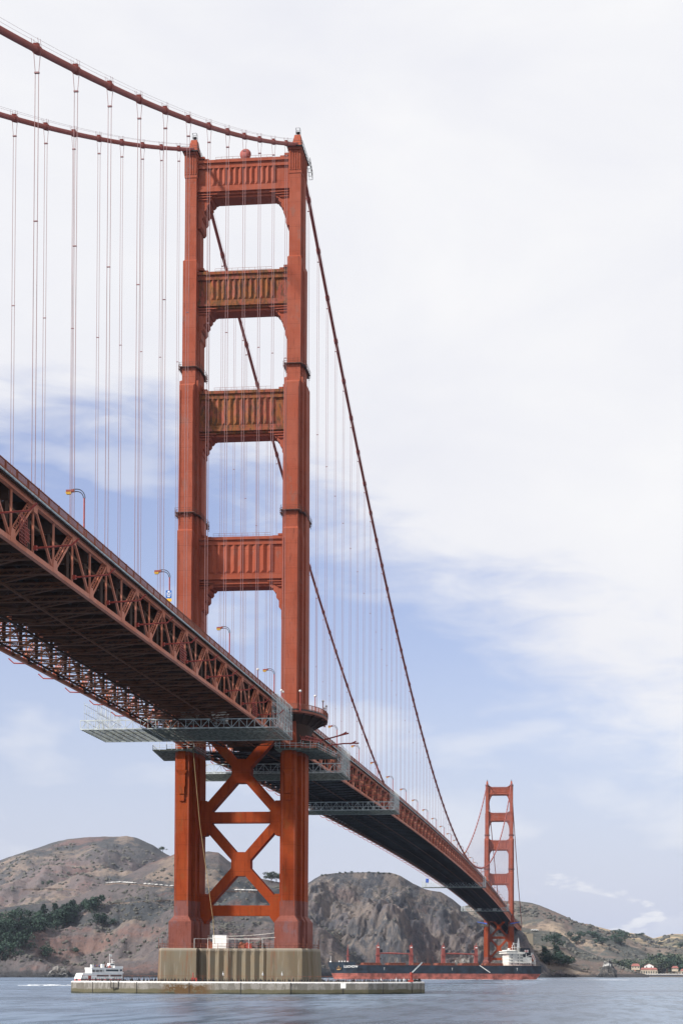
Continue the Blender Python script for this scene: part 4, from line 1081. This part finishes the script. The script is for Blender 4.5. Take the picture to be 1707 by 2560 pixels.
b.zsc(.73).build('porthole', 'glass', ss, kind='stuff')
b = MB(); mx_ = sx0+12.5; b.tier(mx_, 0, [(26.2, 1.4, 1.2), (35, .8, .7), (39.5, .45, .4), (42, .12, .12)]); b.box(mx_-4.5, mx_+1, -.5, .5, 35.2, 35.7); b.box(mx_-4.5, mx_-3.6, -.4, .4, 33.8, 36.6); b.box(mx_-5.5, mx_+1.5, -2.5, 2.5, 31, 31.3)
for dx in (-5, -3.2, -7): b.bar((mx_+dx, 0, 28.2), (mx_+dx, 0, 34.2 if dx != -7 else 30.5), .35)
b.lathe(sx0+4, -2, [(28.3, .3), (28.8, .9), (29.6, .9), (30.2, .3)], 10); b.zsc(.73).build('mast', 'white', ss, True)
M['flagred'] = simple('flag_red', (.6, .06, .06), .7, .05)
fx0 = SL*(1296-831)/513; b = MB(); b.loft([[(fx0, -3, 20), (fx0+9.5, -3, 20), (fx0+9.5, 3, 20), (fx0, 3, 20)], [(fx0+.4, -2.6, 30.5), (fx0+8.0, -2.6, 30.5), (fx0+8.0, 2.6, 30.5), (fx0+.4, 2.6, 30.5)]]); fn = b.zsc(.73).build('funnel', 'navy', T)
b = MB(); b.box(fx0+3.6, fx0+6.9, -2.96, -2.75, 25.8, 28.6); b.zsc(.73).build('funnel_emblem', 'white', fn)
b = MB(); b.box(fx0+3.6, fx0+6.9, -3.0, -2.97, 26.9, 27.5); b.box(fx0+5.0, fx0+5.5, -3.0, -2.97, 25.8, 28.6); b.zsc(.73).build('emblem_stripe', 'flagred', fn)
b = MB(); b.bar((sx1+4, -7, 20.4), (sx1+4, -7, 24.5), .5); b.bar((sx1+4, -7, 21), (sx1+9, -7, 23), .5); b.bar((sx1+1, -8, 20.4), (sx1+1, -8, 22), .4); b.zsc(.73).build('provision_crane', 'white', T)
# free-fall lifeboat and ramp
b = MB()
for yy in (-2.2, 2.2):
    b.bar((sx2+1.5, yy, 22.8), (SL-2.5, yy, 13.2), .55); b.bar((sx2+1.5, yy, 11.2), (sx2+1.5, yy, 24), .4); b.bar((SL-3, yy, 11.2), (SL-3, yy, 17), .4); b.bar((sx2+2.5, yy, 24.2), (SL-2.4, yy, 16.2), .35); b.bar((sx2, yy, 18), (sx2+3, yy, 24.4), .4)
b.zsc(.8).build('lifeboat_ramp', 'white', T)
M['orange'] = simple('lifeboat_orange', (.62, .17, .08), .5, .08)
b = MB(); q0, q1 = Vector((sx2+2.8, 0, 22.6)), Vector((SL-4, 0, 15.6)); b.tube([tuple(q0.lerp(q1, t)) for t in (0, .08, .3, .7, .93, 1)], [.5, 1.2, 1.5, 1.5, 1.0, .3], 10); b.zsc(.8).build('lifeboat', 'orange', T, True)
b = MB(); b.bar((SL*(1186-831)/513, -15.3, 11.2), (SL*(1212-831)/513, -15.4, 5.6), .5, .6); b.build('gangway', 'ivory', T)
b = MB()
for x in (.235, .56, .875): b.box(SL*x-.1, SL*x+.1, -15.2, -15.05, 7.2, 9); b.box(SL*x-.45, SL*x+.45, -15.2, -15.05, 8.9, 9.15)
b.build('draught_mark', 'white', T)
# anchor
b = MB(); b.box(4.2, 7, -8.2, -7.9, 7.8, 8.4); M['anchor'] = simple('anchor_ochre', (.42, .25, .10), .7, .3); 
b = MB(); ax = 4.2; b.tube([(ax, -6.4, 10.5), (ax, -6.6, 7.6)], .3, 6); b.tube([(ax-1.4, -5.2, 9.2), (ax-1.3, -5.4, 7.7), (ax, -6.7, 7.3), (ax+1.3, -8, 7.7), (ax+1.4, -8.2, 9.2)], .32, 6); b.build('anchor', 'anchor', T)
# name on the bow
cu = bpy.data.curves.new('lettering', 'FONT'); cu.body = 'LUCHOW'; cu.size = 2.5; cu.extrude = .02; cu.offset = .03; cu.space_character = 1.05
to = bpy.data.objects.new('tmp', cu); COL.objects.link(to); bpy.context.view_layer.update()
me = bpy.data.meshes.new_from_object(to.evaluated_get(bpy.context.evaluated_depsgraph_get())); bpy.data.objects.remove(to)
me.materials.clear(); me.materials.append(M['white']); o = bpy.data.objects.new('lettering', me); COL.objects.link(o); o.parent = T
o.location = (SL*.047, -10.6, 9.1); o.rotation_euler = (R(90), 0, -.455)

# ------------------------------------------------------------------ ferry
P0 = atD(193, 2455, 800); P1 = atD(306, 2455, 815); P0.z = P1.z = 0; dv = P1-P0; FL = dv.length
T = thing('ferry_boat', 'small white two-deck ferry with a red hull stripe behind the fender', 'ferry', tuple(P0), math.atan2(dv.y, dv.x))
def fr_(z, hw, a, c): return [(a, -hw*.9, z), (FL*.8, -hw, z), (FL*.93, -hw*.6, z), (c, 0, z), (FL*.93, hw*.6, z), (FL*.8, hw, z), (a, hw*.9, z)]
M['ferryred'] = simple('ferry_red', (.5, .06, .06), .5, .1)
b = MB(); b.loft([fr_(-.5, 3.3, .6, FL-1), fr_(1.2, 3.6, .3, FL)]); b.build('hull', 'ferryred', T)
b = MB(); b.loft([fr_(1.2, 3.62, .3, FL), fr_(1.9, 3.66, .5, FL+.1)]); b.loft([[(.5, -3.4, 1.9), (FL*.34, -3.4, 1.9), (FL*.34, 3.4, 1.9), (.5, 3.4, 1.9)], [(1.6, -3.2, 4.4), (FL*.34, -3.2, 4.6), (FL*.34, 3.2, 4.6), (1.6, 3.2, 4.4)]])
b.box(FL*.34, FL*.93, -3.35, 3.35, 1.9, 4.3); b.box(FL*.25, FL*.95, -3.5, 3.5, 4.3, 4.9); b.box(FL*.52, FL*.93, -3.3, 3.3, 4.9, 7.0); b.box(FL*.24, FL*.52, -3.3, -3.0, 6.3, 7.4); b.box(FL*.24, FL*.52, 3.0, 3.3, 6.3, 7.4); b.box(FL*.24, FL*.94, -3.4, 3.4, 7.0, 7.25)
for x in (.25, .33, .42): b.box(FL*x, FL*x+.3, -3.3, 3.3, 4.9, 7)
b.box(FL*.75, FL*.94, -3.35, 3.35, 7.2, 8.2); cabin = b.build('cabin', 'white', T)
for q in ((FL*.36, FL*.62, -3.42, -3.33, 2.6, 3.5), (FL*.66, FL*.91, -3.42, -3.33, 2.6, 3.6), (FL*.56, FL*.84, -3.36, -3.28, 5.4, 6.4), (FL*.87, FL*.92, -3.36, -3.28, 5.4, 6.5), (FL*.03, FL*.045, -3.45, -3.3, 2.2, 3.2)):
    b = MB(); b.box(*q); b.build('window', 'glass', cabin)
b = MB(); b.box(FL*.49, FL*.545, -2.5, -1.2, 4.9, 9.3); b.build('funnel', 'white', T); b = MB(); b.box(FL*.26, FL*.31, -2.5, -1.2, 6.5, 9.0); b.build('funnel', 'white', T)
b = MB(); b.loft([[(FL*.68, -1.5, 8), (FL*.81, -1.5, 8), (FL*.81, 1.5, 8), (FL*.68, 1.5, 8)], [(FL*.7, -1.3, 9.8), (FL*.79, -1.3, 9.8), (FL*.79, 1.3, 9.8), (FL*.7, 1.3, 9.8)]]); wh = b.build('wheelhouse', 'white', T)
b = MB(); b.box(FL*.7, FL*.79, -1.45, -1.35, 8.8, 9.4); b.build('window', 'glass', wh)
b = MB(); b.bar((FL*.72, 0, 9.8), (FL*.71, 0, 15), .14); b.bar((FL*.77, 0, 9.8), (FL*.77, 0, 12), .3); b.box(FL*.75, FL*.79, -.2, .2, 11.6, 11.9); b.box(FL*.79, FL*.83, -.2, .2, 10.5, 10.8); b.build('mast', 'white', wh)
b = MB(); b.loft([[(FL*.71, -.03, 13.6), (FL*.71+1.7, -.03, 13.4), (FL*.71+1.7, -.03, 14.6), (FL*.71, -.03, 14.9)], [(FL*.71, .03, 13.6), (FL*.71+1.7, .03, 13.4), (FL*.71+1.7, .03, 14.6), (FL*.71, .03, 14.9)]]); b.build('flag', 'ivory', wh)
b = MB(); b.box(FL*.17, FL*.23, -3.5, -3.35, 1.2, 3.0); b.box(FL*.655, FL*.7, -2, -1, 7.3, 8.2); b.build('red_fitting', 'boom', T)
# passengers on the upper deck (tiny)
def person(name, shirt, lab, loc, rz=0, group=None):
    T_ = thing(name, lab, 'person', loc, rz, group)
    b = MB(); b.loft([[(x+rx*math.cos(t), ry*math.sin(t), z) for t in [k*math.pi/4 for k in range(8)]] for z, rx, ry, x in ((0, .13, .13, 0), (.45, .15, .12, 0), (.85, .19, .13, 0), (1.1, .17, .12, 0), (1.4, .23, .13, 0), (1.48, .1, .09, 0), (1.54, .06, .06, 0), (1.6, .09, .1, 0), (1.7, .1, .11, 0), (1.8, .05, .06, 0))])
    for s in (-1, 1): b.tube([(s*.21, 0, 1.4), (s*.27, .02, 1.12), (s*.24, -.12, .88)], [.055, .045, .035], 6)
    body = b.build('body', 'skin', T_, True)
    b = MB(); b.loft([[(rx*math.cos(t), ry*math.sin(t), z) for t in [k*math.pi/4 for k in range(8)]] for z, rx, ry in ((.8, .21, .15), (1.1, .19, .14), (1.4, .25, .15), (1.47, .12, .1))]); b.build('shirt', shirt, T_, True)
    b = MB(); b.loft([[(rx*math.cos(t), ry*math.sin(t), z) for t in [k*math.pi/4 for k in range(8)]] for z, rx, ry in ((.05, .15, .15), (.45, .17, .14), (.86, .2, .15))]); b.build('trousers', 'dark', T_, True)
    return T_
ca, sa = math.cos(math.atan2(dv.y, dv.x)), math.sin(math.atan2(dv.y, dv.x))
pm = [person('person', m, '', (0, 0, 0), 0) for m in ('dark', 'tarp', 'boom')]
used = [0, 0, 0]
for i, t in enumerate((.33, .36, .385, .42, .45, .58, .60, .63, .67)):
    k = i % 3; o = pm[k] if not used[k] else dup(pm[k]); used[k] = 1
    o.location = (P0.x+ca*FL*t+sa*1.8, P0.y+sa*FL*t-ca*1.8, 7.25); o['group'] = 'passengers on the ferry roof deck'
    o['label'] = f'tiny passenger in {["dark","blue","red"][k]} top standing on ferry roof deck, {ORD[i]} from the stern'

# people on the deck walkway
tw = dict(used=0)
for i, (y, m) in enumerate(((83, 'dark'), (84.2, 'tarp'), (100, 'boom'), (101, 'dark'), (-52, 'ivory'), (402, 'dark'), (404, 'boom'))):
    o = person('person', m, 'tiny pedestrian at the railing of the bridge footway, '+['dark top, nearest the first pair', 'blue top, beside dark-dressed walker', 'red top, beyond the first pair', 'dark top, beside the red-topped walker', 'pale top, left of the tower', 'dark top, far along the span', 'red top, far along the span'][i], (13.9, y, ztop(y)+.75), i)
    o['group'] = 'pedestrians on the bridge footway'

# foam
def foam_patch(pts, nm='foam'):
    b = MB()
    for (x, y, rx, ry, a) in pts:
        n = 22; ring = []
        for k in range(n):
            t = k*2*math.pi/n; r_ = 1+.35*noise.noise(Vector((x*.3+math.cos(t)*2, y*.3+math.sin(t)*2, 1)))
            u_, v_ = rx*r_*math.cos(t), ry*r_*math.sin(t); ring.append((x+u_*math.cos(a)-v_*math.sin(a), y+u_*math.sin(a)+v_*math.cos(a)))
        b.loft([[(p[0], p[1], .004) for p in ring], [(x+(p[0]-x)*.8, y+(p[1]-y)*.8, .10) for p in ring]])
    return b.build('foam', 'foam', kind='stuff')
A = Vector(tuple(bpy.data.objects['cargo_ship'].location)); dd = Vector((math.cos(ang), math.sin(ang))); nn = Vector((math.sin(ang), -math.cos(ang)))
pts = []
for i in range(60):
    t = random.random()**2; q = Vector((A.x, A.y))+dd*(t*90-6)+nn*(3+t*14+random.uniform(0, 3)); pts.append((q.x, q.y, random.uniform(2, 6), random.uniform(.6, 2), ang))
for i in range(46):
    q = Vector((A.x, A.y))+dd*(random.uniform(.4, 1.0)*SL)+nn*random.uniform(15.2, 17); pts.append((q.x, q.y, random.uniform(1, 3.5), random.uniform(.3, .8), ang))
for i in range(30):
    q = Vector((A.x, A.y))+dd*(SL+random.uniform(0, 70))+nn*random.uniform(-10, 8); pts.append((q.x, q.y, random.uniform(2, 7), random.uniform(.5, 1.6), ang))
foam_patch(pts)
pts = []
for i in range(14):
    t = random.random(); P = atZ(50+135*t, 2463+random.uniform(-1.2, 1.2), 0); pts.append((P.x, P.y, random.uniform(1.2, 3), random.uniform(.2, .5), .2))
foam_patch(pts)

# ------------------------------------------------------------------ trees
def tree_meshes(kind, seed):
    rnd = random.Random(seed); b = MB(); n = 620
    cl = [(rnd.gauss(0, .20), rnd.gauss(0, .20), rnd.uniform(.32, .86), rnd.uniform(.13, .24)) for _ in range(11)]
    if kind == 'cyp': cl = [(rnd.gauss(0, .13*(1.25-z)), rnd.gauss(0, .13*(1.25-z)), z, .26*(1.12-z*.8)) for z in [.15+.075*i for i in range(11)]]
    if kind == 'wide': cl = [(rnd.uniform(-.42, .42), rnd.uniform(-.42, .42), rnd.uniform(.45, .8), rnd.uniform(.12, .2)) for _ in range(13)]
    for i in range(n):
        c = cl[rnd.randrange(len(cl))]; d = Vector((rnd.gauss(0, 1), rnd.gauss(0, 1), rnd.gauss(0, .8))).normalized()*c[3]*rnd.uniform(.55, 1.12)
        p = Vector(c[:3])+d; s = rnd.uniform(.025, .055)
        u_ = Vector((rnd.gauss(0, 1), rnd.gauss(0, 1), rnd.gauss(0, .6))).normalized(); v_ = u_.cross(Vector((rnd.gauss(0, 1), rnd.gauss(0, 1), rnd.gauss(0, 1)))).normalized()
        b.add([p-u_*s-v_*s*.6, p+u_*s-v_*s*.5, p+u_*s*.8+v_*s*.6, p-u_*s*.7+v_*s*.7], [(0, 1, 2, 3)])
    t = MB(); t.tube([(0, 0, -.08), (.01, 0, .2), (-.01, .01, .45), (0, 0, .7)], [.035, .028, .018, .006], 6)
    for k in range(5):
        a = k*1.3; t.tube([(0, 0, .25+k*.06), (.12*math.cos(a), .12*math.sin(a), .38+k*.07), (.22*math.cos(a), .22*math.sin(a), .5+k*.06)], [.014, .009, .003], 5)
    return b, t
protos = {}
for kind, mat in (('round', 'cyp'), ('cyp', 'cyp'), ('wide', 'euc')):
    for s in range(2):
        b, t = tree_meshes(kind, s*7+len(kind)); T = thing('tree', '', 'tree', (0, 0, 0)); b.build('crown', mat, T); t.build('trunk', 'bark', T); protos[(kind, s)] = [T, False]
def plant(h, px, py, ht, kind, lab, grp, wide=1.0):
    p = surf(h, px, py) if h else None
    if p is None: p = atD(px, py, 2400); p.z = 1.5
    k = (kind, random.randrange(2)); T, u_ = protos[k]
    o = dup(T) if u_ else T; protos[k][1] = True
    o.location = (p.x, p.y, p.z-.3); s = ht; o.scale = (s*wide, s*wide, s); o.rotation_euler = (0, 0, random.uniform(0, 6.28)); o['label'] = lab; o['group'] = grp; o['category'] = 'tree'
    return o
GR = 'evergreen trees on the left hillside'
rt_ = random.Random(3)
def scrub(h, n, seed, size, mat, tmax=.93, dens=.0):
    V, m, nn_, x0, x1 = h; rn = random.Random(seed); b = MB()
    rows_ = int((m-15)*tmax)
    for _ in range(n):
        i = rn.randrange(nn_-1); j = int(rows_*rn.random()**.9)+1; p = Vector(V[i*m+j]); q = Vector(V[(i+1)*m+j+1]); p = p.lerp(q, rn.random())
        if p.z < 6: continue
        if noise.noise(Vector((p.x*.008+seed, p.y*.008, 0)))+rn.uniform(-.25, .25) < dens: continue
        r_ = size*rn.uniform(.5, 1.5); k = 5; a0 = rn.random()*6
        b.loft([[(p.x+r_*f*math.cos(a0+t*6.283/k)*rn.uniform(.7, 1.2), p.y+r_*f*math.sin(a0+t*6.283/k)*rn.uniform(.7, 1.2), p.z+z*r_) for t in range(k)] for f, z in ((.9, -.4), (1, .35), (.45, .8))])
    o = b.build('undergrowth', mat, kind='stuff'); return o
M['scrub'] = foliage('dry_scrub', (.045, .05, .048), (.08, .078, .068))
scrub(hB, 5200, 1, 1.7, 'scrub'); scrub(hA, 2600, 2, 2.6, 'scrub'); scrub(hE, 2600, 3, 3.6, 'scrub', dens=.08); scrub(hG, 900, 4, 2.2, 'scrub'); scrub(hF, 1200, 5, 5, 'scrub', dens=.1); scrub(hD, 900, 6, 1.3, 'scrub', dens=.1)
i = 0
for row, (xa, ya, xb, yb2, nrow, ht) in enumerate(((-5, 2315, 238, 2268, 10, 15), (0, 2330, 215, 2282, 8, 16), (-5, 2350, 170, 2304, 7, 17), (5, 2345, 120, 2328, 5, 16), (-10, 2372, 60, 2356, 4, 18), (135, 2322, 185, 2298, 4, 18), (175, 2284, 236, 2278, 4, 17))):
    for k in range(nrow):
        t = (k+rt_.uniform(-.3, .3))/(nrow-1); i += 1
        plant(hB, xa+(xb-xa)*t+rt_.uniform(-3, 3), ya+(yb2-ya)*t+rt_.uniform(-3, 5), ht*rt_.uniform(.75, 1.15), rt_.choice(['round', 'cyp', 'round']), 'dark evergreen in the dense grove climbing the left hillside', 'grove trees on the left hillside', rt_.uniform(1, 1.35))
for (px, py, ht, kd, lab) in ((60, 2374, 17, 'round', 'dark rounded tree alone left above the shore'), (118, 2398, 14, 'round', 'dark rounded tree low on left slope above ferry'), (26, 2396, 17, 'round', 'dark tree low on left slope'), (5, 2400, 17, 'cyp', 'dark conifer standing lowest on the far left slope'), (245, 2312, 13, 'round', 'left tree of the pair on slope above the ferry'), (258, 2312, 13, 'cyp', 'right tree of pair on slope above the ferry'), (281, 2312, 7, 'round', 'small bush-like tree right of the tree pair'), (188, 2383, 7, 'round', 'small lone bush above the ferry stern'), (108, 2330, 12, 'round', 'tree below the grove edge on left slope')):
    plant(hB, px, py, ht, kd, lab, GR, 1.25)
for (px, py, ht, lab) in ((405, 2130, 11, 'lone windswept tree on skyline left of the tower'), (677, 2208, 16, 'skyline tree left of the pair between tower legs'), (690, 2207, 14, 'skyline tree right of the pair between tower legs'), (112, 2216, 9, 'small tree by the upper hillside road, left'), (127, 2213, 9, 'small tree by the upper hillside road, right')):
    plant(hB if px > 600 else hA, px, py, ht, 'wide', lab, GR, 1.3)
for i, px in enumerate((803, 812, 822, 838, 848, 862, 878, 893, 905, 921, 931, 944, 958, 972, 988)):
    o = plant(hD, px, lerp_pts([(785, 2196), (800, 2188), (830, 2184), (870, 2180), (920, 2180), (975, 2183), (1000, 2190)], px)+2.5, rt_.uniform(1.6, 3.2), 'round', f'tiny shrub on cliff skyline, {ORD[i]} from the left', 'shrubs along the cliff top', 1.4)
GR2 = 'trees on the right shore'
RT = [(1385, 2370, 22, 'round', hG, 'dark round tree alone on right-hand slope'), (1388, 2398, 20, 'cyp', hG, 'dark conifer at left of low grove right of the ship'), (1372, 2412, 16, 'round', hG, 'low dark tree beside the ship stern hill'), (1395, 2415, 18, 'round', hG, 'low dark tree in the cove grove, middle'), (1408, 2416, 20, 'round', hG, 'low green tree right in the cove grove'), (1358, 2397, 18, 'cyp', hG, 'narrow dark conifer just right of cliff foot'),
      (1440, 2360, 19, 'round', hE, 'large olive tree on middle of right ridge'), (1425, 2350, 15, 'round', hE, 'olive tree left on right ridge'), (1450, 2345, 15, 'round', hE, 'olive tree upper on right ridge')]
for (px, py, ht, kd, h, lab) in RT: plant(h, px, py, ht, kd, lab, GR2, 1.3)
for i in range(34):
    px = 1530+i*5.6+rt_.uniform(-4, 4)
    if 1583 < px < 1592: px -= 9
    big = 24 if px < 1640 else 34
    P = atD(px, 2436, 2420+rt_.uniform(0, 120)); k = ('round' if i % 2 else 'wide', i % 2); T, u_ = protos[k]; o = dup(T) if u_ else T; protos[k][1] = True
    hh = big*rt_.uniform(.85, 1.25)*(1 if 1615 < px < 1690 or px < 1600 else .8); o.location = (P.x, P.y, 1.5); o.scale = (hh*1.1, hh*1.1, hh); o.rotation_euler = (0, 0, rt_.uniform(0, 6))
    o['label'] = f'big olive green tree in the row behind the village'; o['group'] = 'tall trees behind the shore village'; o['category'] = 'tree'
for i, (px, py) in enumerate(((1493, 2350), (1538, 2357), (1550, 2362), (1560, 2352), (1505, 2362), (1480, 2345), (1650, 2362), (1700, 2372), (1543, 2340), (1600, 2343))):
    plant(hE if px < 1600 else hF, px, py, 14*rt_.uniform(.7, 1.2), 'round', f'tree clump on tan right-hand hillside, {ORD[i]} of ten', 'scattered trees on the tan hills', 1.9)

# ------------------------------------------------------------------ hillside roads and parked cars
def road(h, pts, w=7):
    b = MB(); L_ = []
    for k in range(len(pts)-1):
        n = 12
        for j in range(n):
            t = j/n; L_.append(surf(h, pts[k][0]+(pts[k+1][0]-pts[k][0])*t, pts[k][1]+(pts[k+1][1]-pts[k][1])*t))
    for a, c in zip(L_, L_[1:]):
        d = c-a
        if d.length > 120 or d.length < .1: continue
        n_ = Vector((-d.y, d.x, 0)).normalized()*w/2
        b.loft([[a-n_+Vector((0, 0, -3)), a+n_+Vector((0, 0, -3)), a+n_+Vector((0, 0, .35)), a-n_+Vector((0, 0, .35))], [c-n_+Vector((0, 0, -3)), c+n_+Vector((0, 0, -3)), c+n_+Vector((0, 0, .35)), c-n_+Vector((0, 0, .35))]])
    b.build('road', 'road', kind='structure'); return L_
RD = [(240, 2212), (300, 2208), (370, 2213), (440, 2219), (520, 2226), (600, 2228), (680, 2231)]
road(hB, RD, 4)
road(hB, [(240, 2262), (300, 2258), (370, 2253), (440, 2249)], 3.5)
road(hA, [(55, 2223), (110, 2221), (160, 2222), (200, 2224)], 6)
road(hG, [(1335, 2378), (1380, 2372), (1430, 2369)], 4)
def make_car():
    T = thing('parked_car', '', 'car'); b = MB(); b.box(-2.2, 2.2, -.9, .9, .35, .95); b.loft([[(-1.4, -.85, .95), (1.3, -.85, .95), (1.3, .85, .95), (-1.4, .85, .95)], [(-1., -.7, 1.5), (.8, -.7, 1.5), (.8, .7, 1.5), (-1., .7, 1.5)]]); b.build('body', 'white', T)
    b = MB(); b.box(-1.1, .9, -.86, .86, 1.0, 1.35); b.build('glazing', 'glass', T)
    for x in (-1.4, 1.4):
        for y in (-.92, .72): b = MB(); b.box(x-.33, x+.33, y, y+.2, 0, .66); b.build('wheel', 'dark', T)
    return T
car = make_car(); fc = True
xs = [242+i*6.2 for i in range(16)]+[362, 372, 380, 390, 402, 415, 428]+[590+i*5.5 for i in range(10)]
for i, px in enumerate(xs):
    p = surf(hB, px, lerp_pts(RD, px)); o = car if fc else dup(car); fc = False
    o.location = (p.x, p.y, p.z+1.0); o.rotation_euler = (0, 0, rt_.uniform(-.4, .4)); s = 1.0; o.scale = (s, s, s)
    o['label'] = f'tiny white car on hillside road seen between the tower legs, {ORD[i-23]} of the row' if px > 500 else f'tiny white car on the hillside road left of the tower, {ORD[i]} of the row'; o['group'] = 'white cars parked between the tower legs' if px > 500 else 'white cars parked on the left hillside road'
for i, px in enumerate((1332, 1338, 1376, 1380)):
    p = surf(hG, px, 2328); o = dup(car); o.location = (p.x, p.y, p.z+.6); o.scale = (1.7, 1.7, 1.7); o['label'] = f'tiny white vehicle on the vista point road, {ORD[i]} from left'; o['group'] = 'white vehicles at the vista point'

# ------------------------------------------------------------------ shore village, rocks, piers
def house(px0, px1, pyb, pyw, pyr, D, wall, lab, depth=14, gable=False, name='house', win=5):
    a, c = atD(px0, pyb, D), atD(px1, pyb, D); zb = 2.2 if pyb > 2425 else a.z; zw = atD(px0, pyw, D).z; zr = atD(px0, pyr, D).z
    w = (c-a).length; an = math.atan2((c-a).y, (c-a).x); T = thing(name, lab, 'house', (a.x, a.y, zb), an)
    zw -= zb; zr -= zb
    b = MB(); b.box(0, w, 0, depth, -2, zw)
    if gable: b.loft([[(0, 0, zw), (w, 0, zw), (w/2, 0, zr)], [(0, depth, zw), (w, depth, zw), (w/2, depth, zr)]])
    b.build('wall', wall, T)
    b = MB()
    if gable:
        b.loft([[(-1, -.5, zw-.4), (w/2, -.5, zr), (w/2, -.5, zr+.5), (-1, -.5, zw+.1)], [(-1, depth+.5, zw-.4), (w/2, depth+.5, zr), (w/2, depth+.5, zr+.5), (-1, depth+.5, zw+.1)]])
        b.loft([[(w+1, -.5, zw-.4), (w/2, -.5, zr), (w/2, -.5, zr+.5), (w+1, -.5, zw+.1)], [(w+1, depth+.5, zw-.4), (w/2, depth+.5, zr), (w/2, depth+.5, zr+.5), (w+1, depth+.5, zw+.1)]])
    else: b.loft([[(-.8, -.8, zw), (w+.8, -.8, zw), (w+.8, depth+.8, zw), (-.8, depth+.8, zw)], [(2, depth*.4, zr), (w-2, depth*.4, zr), (w-2, depth*.6, zr), (2, depth*.6, zr)]])
    b.build('roof', 'redroof', T)
    for k in range(win):
        x = w*(k+.5)/win; b = MB(); b.box(x-.9, x+.9, -.06, .05, zw*.35, zw*.75); b.build('window', 'glass', T)
    return T
house(1600, 1642, 2432, 2424, 2419, 2300, 'cream', 'long cream building with a red roof beside the dock', 16, win=7)
house(1609, 1633, 2421, 2415, 2409, 2360, 'white', 'white gabled house with red roof behind the long cream building', 14, True, win=2)
house(1577, 1598, 2422, 2415, 2409, 2330, 'cream', 'red-roofed house half hidden by trees at village left', 14, win=3)
house(1578, 1588, 2434, 2428, 2424, 2290, 'white', 'small white hut left of the long cream building', 8, win=1)
house(1678, 1694, 2425, 2420, 2415, 2340, 'cream', 'red-roofed house between trees at village right', 14, win=3)
house(1682, 1692, 2410, 2397, 2395, 2520, 'ivory', 'grey-white three storey house high between trees at right', 12, win=2)
house(1700, 1725, 2433, 2427, 2422, 2320, 'cream', 'red-roofed house farthest right on the village waterfront', 14, win=3)
house(1416, 1427, 2432, 2421, 2420, 2050, 'white', 'small white hut on shore rocks right of the ship stern', 8, win=2)
b = MB(); p0, p1 = atD(1596, 2438, 2230), atD(1800, 2438, 2230)
b.bar((p0.x, p0.y, 2.4), (p1.x, p1.y, 2.4), 10, 1.6)
for k in range(60):
    q = p0.lerp(p1, k/59); b.bar((q.x, q.y-5, -2), (q.x, q.y-5, 2), .7)
M['dock'] = simple('dark_dock_timber', (.06, .06, .075), .8, .3); tag(b.build('dock', 'dock'), 'long dark dock on piles along the village shore', 'dock')
for i in range(14):
    px = 1608+i*7.3+rt_.uniform(-2, 2); p = atD(px, 2436, 2238); o = dup(car); o.location = (p.x, p.y, 3.2); o.scale = (1.3, 1.3, 1.3); o['label'] = f'tiny white car parked along the village waterfront, {ORD[i]} of the row'; o['group'] = 'white cars on the village waterfront'
def rock(px, py_top, w, D, lab, mat='rock', hgt=None, n=7):
    P = atD(px, 2440, D); P.z = -1; h_ = atD(px, py_top, D).z+1
    bm = bmesh.new(); bmesh.ops.create_icosphere(bm, subdivisions=4, radius=1)
    for v in bm.verts:
        c = v.co.copy(); k = 1+.45*noise.fractal(c*1.8+Vector((px, 0, 0)), .8, 2.2, 5)
        zz = max(0, c.z); v.co = Vector((c.x*w*k*(1-.55*zz), c.y*w*.8*k*(1-.55*zz), zz*h_*k*.9-.5))
    me = bpy.data.meshes.new('rock'); bm.to_mesh(me); bm.free(); me.materials.append(M[mat]); o = bpy.data.objects.new('rock', me); COL.objects.link(o); o.location = P; tag(o, lab, 'rock'); return o
rock(1518, 2398, 13, 1880, 'pointed black and white guano rock on right shoreline')
rock(1398, 2427, 16, 1900, 'dark low rocks on the shore right of ship stern', 'cliff')
rock(1375, 2431, 14, 1800, 'lowest dark rocks by the cliff foot right of stern', 'cliff')
rock(1425, 2430, 12, 1990, 'brown rocks under the small white hut', 'cliff')
rock(150, 2415, 17, 1300, 'whitish sea rock on the left shore behind ferry', 'rock')
rock(128, 2430, 9, 1290, 'small white sea rock left of the bigger one', 'rock')
rock(1150, 2390, 22, 1560, 'white streaked rock pile behind the ship cranes', 'rock')
rock(1100, 2410, 14, 1550, 'low dark rock behind the ship midships', 'rock')
for i in range(22):
    px = 1395+i*9.2+rt_.uniform(-3, 3)
    if 1500 < px < 1535: continue
    rock(px, rt_.uniform(2433.5, 2436.5), rt_.uniform(4, 8), 1885+max(0, px-1430)*2.2, f'small dark shoreline rock right of the ship, {ORD[i]} along the shore', 'cliff')
for i in range(16):
    px = 5+i*24+rt_.uniform(-8, 8)
    rock(px, rt_.uniform(2437, 2442), rt_.uniform(4, 8), 1318, f'small dark rock on the left hill waterline, {ORD[i]} along the shore', 'cliff')
# far abutment pylon
b = MB(); P = atD(1322, 2350, 1990); z0 = P.z
b.box(P.x-3.5, P.x+5.0, P.y, P.y+12, 0, atD(1322, 2334, 1990).z); b.box(P.x-9, P.x-4, P.y, P.y+10, 20, atD(1322, 2330, 1990).z); tag(b.build('abutment_pylon', 'conc'), 'tall pale concrete pylon right of the distant tower on hillside', 'pylon')
# far tower pier
b = MB(); b.prism_z([(-20, -12+L), (20, -12+L), (22, L), (20, 12+L), (-20, 12+L), (-22, L)], -2, 11.3); tag(b.build('far_pier', 'conc'), 'concrete pier under the distant tower, behind the ship', 'pier')
# traffic on the deck glimpsed through the railing
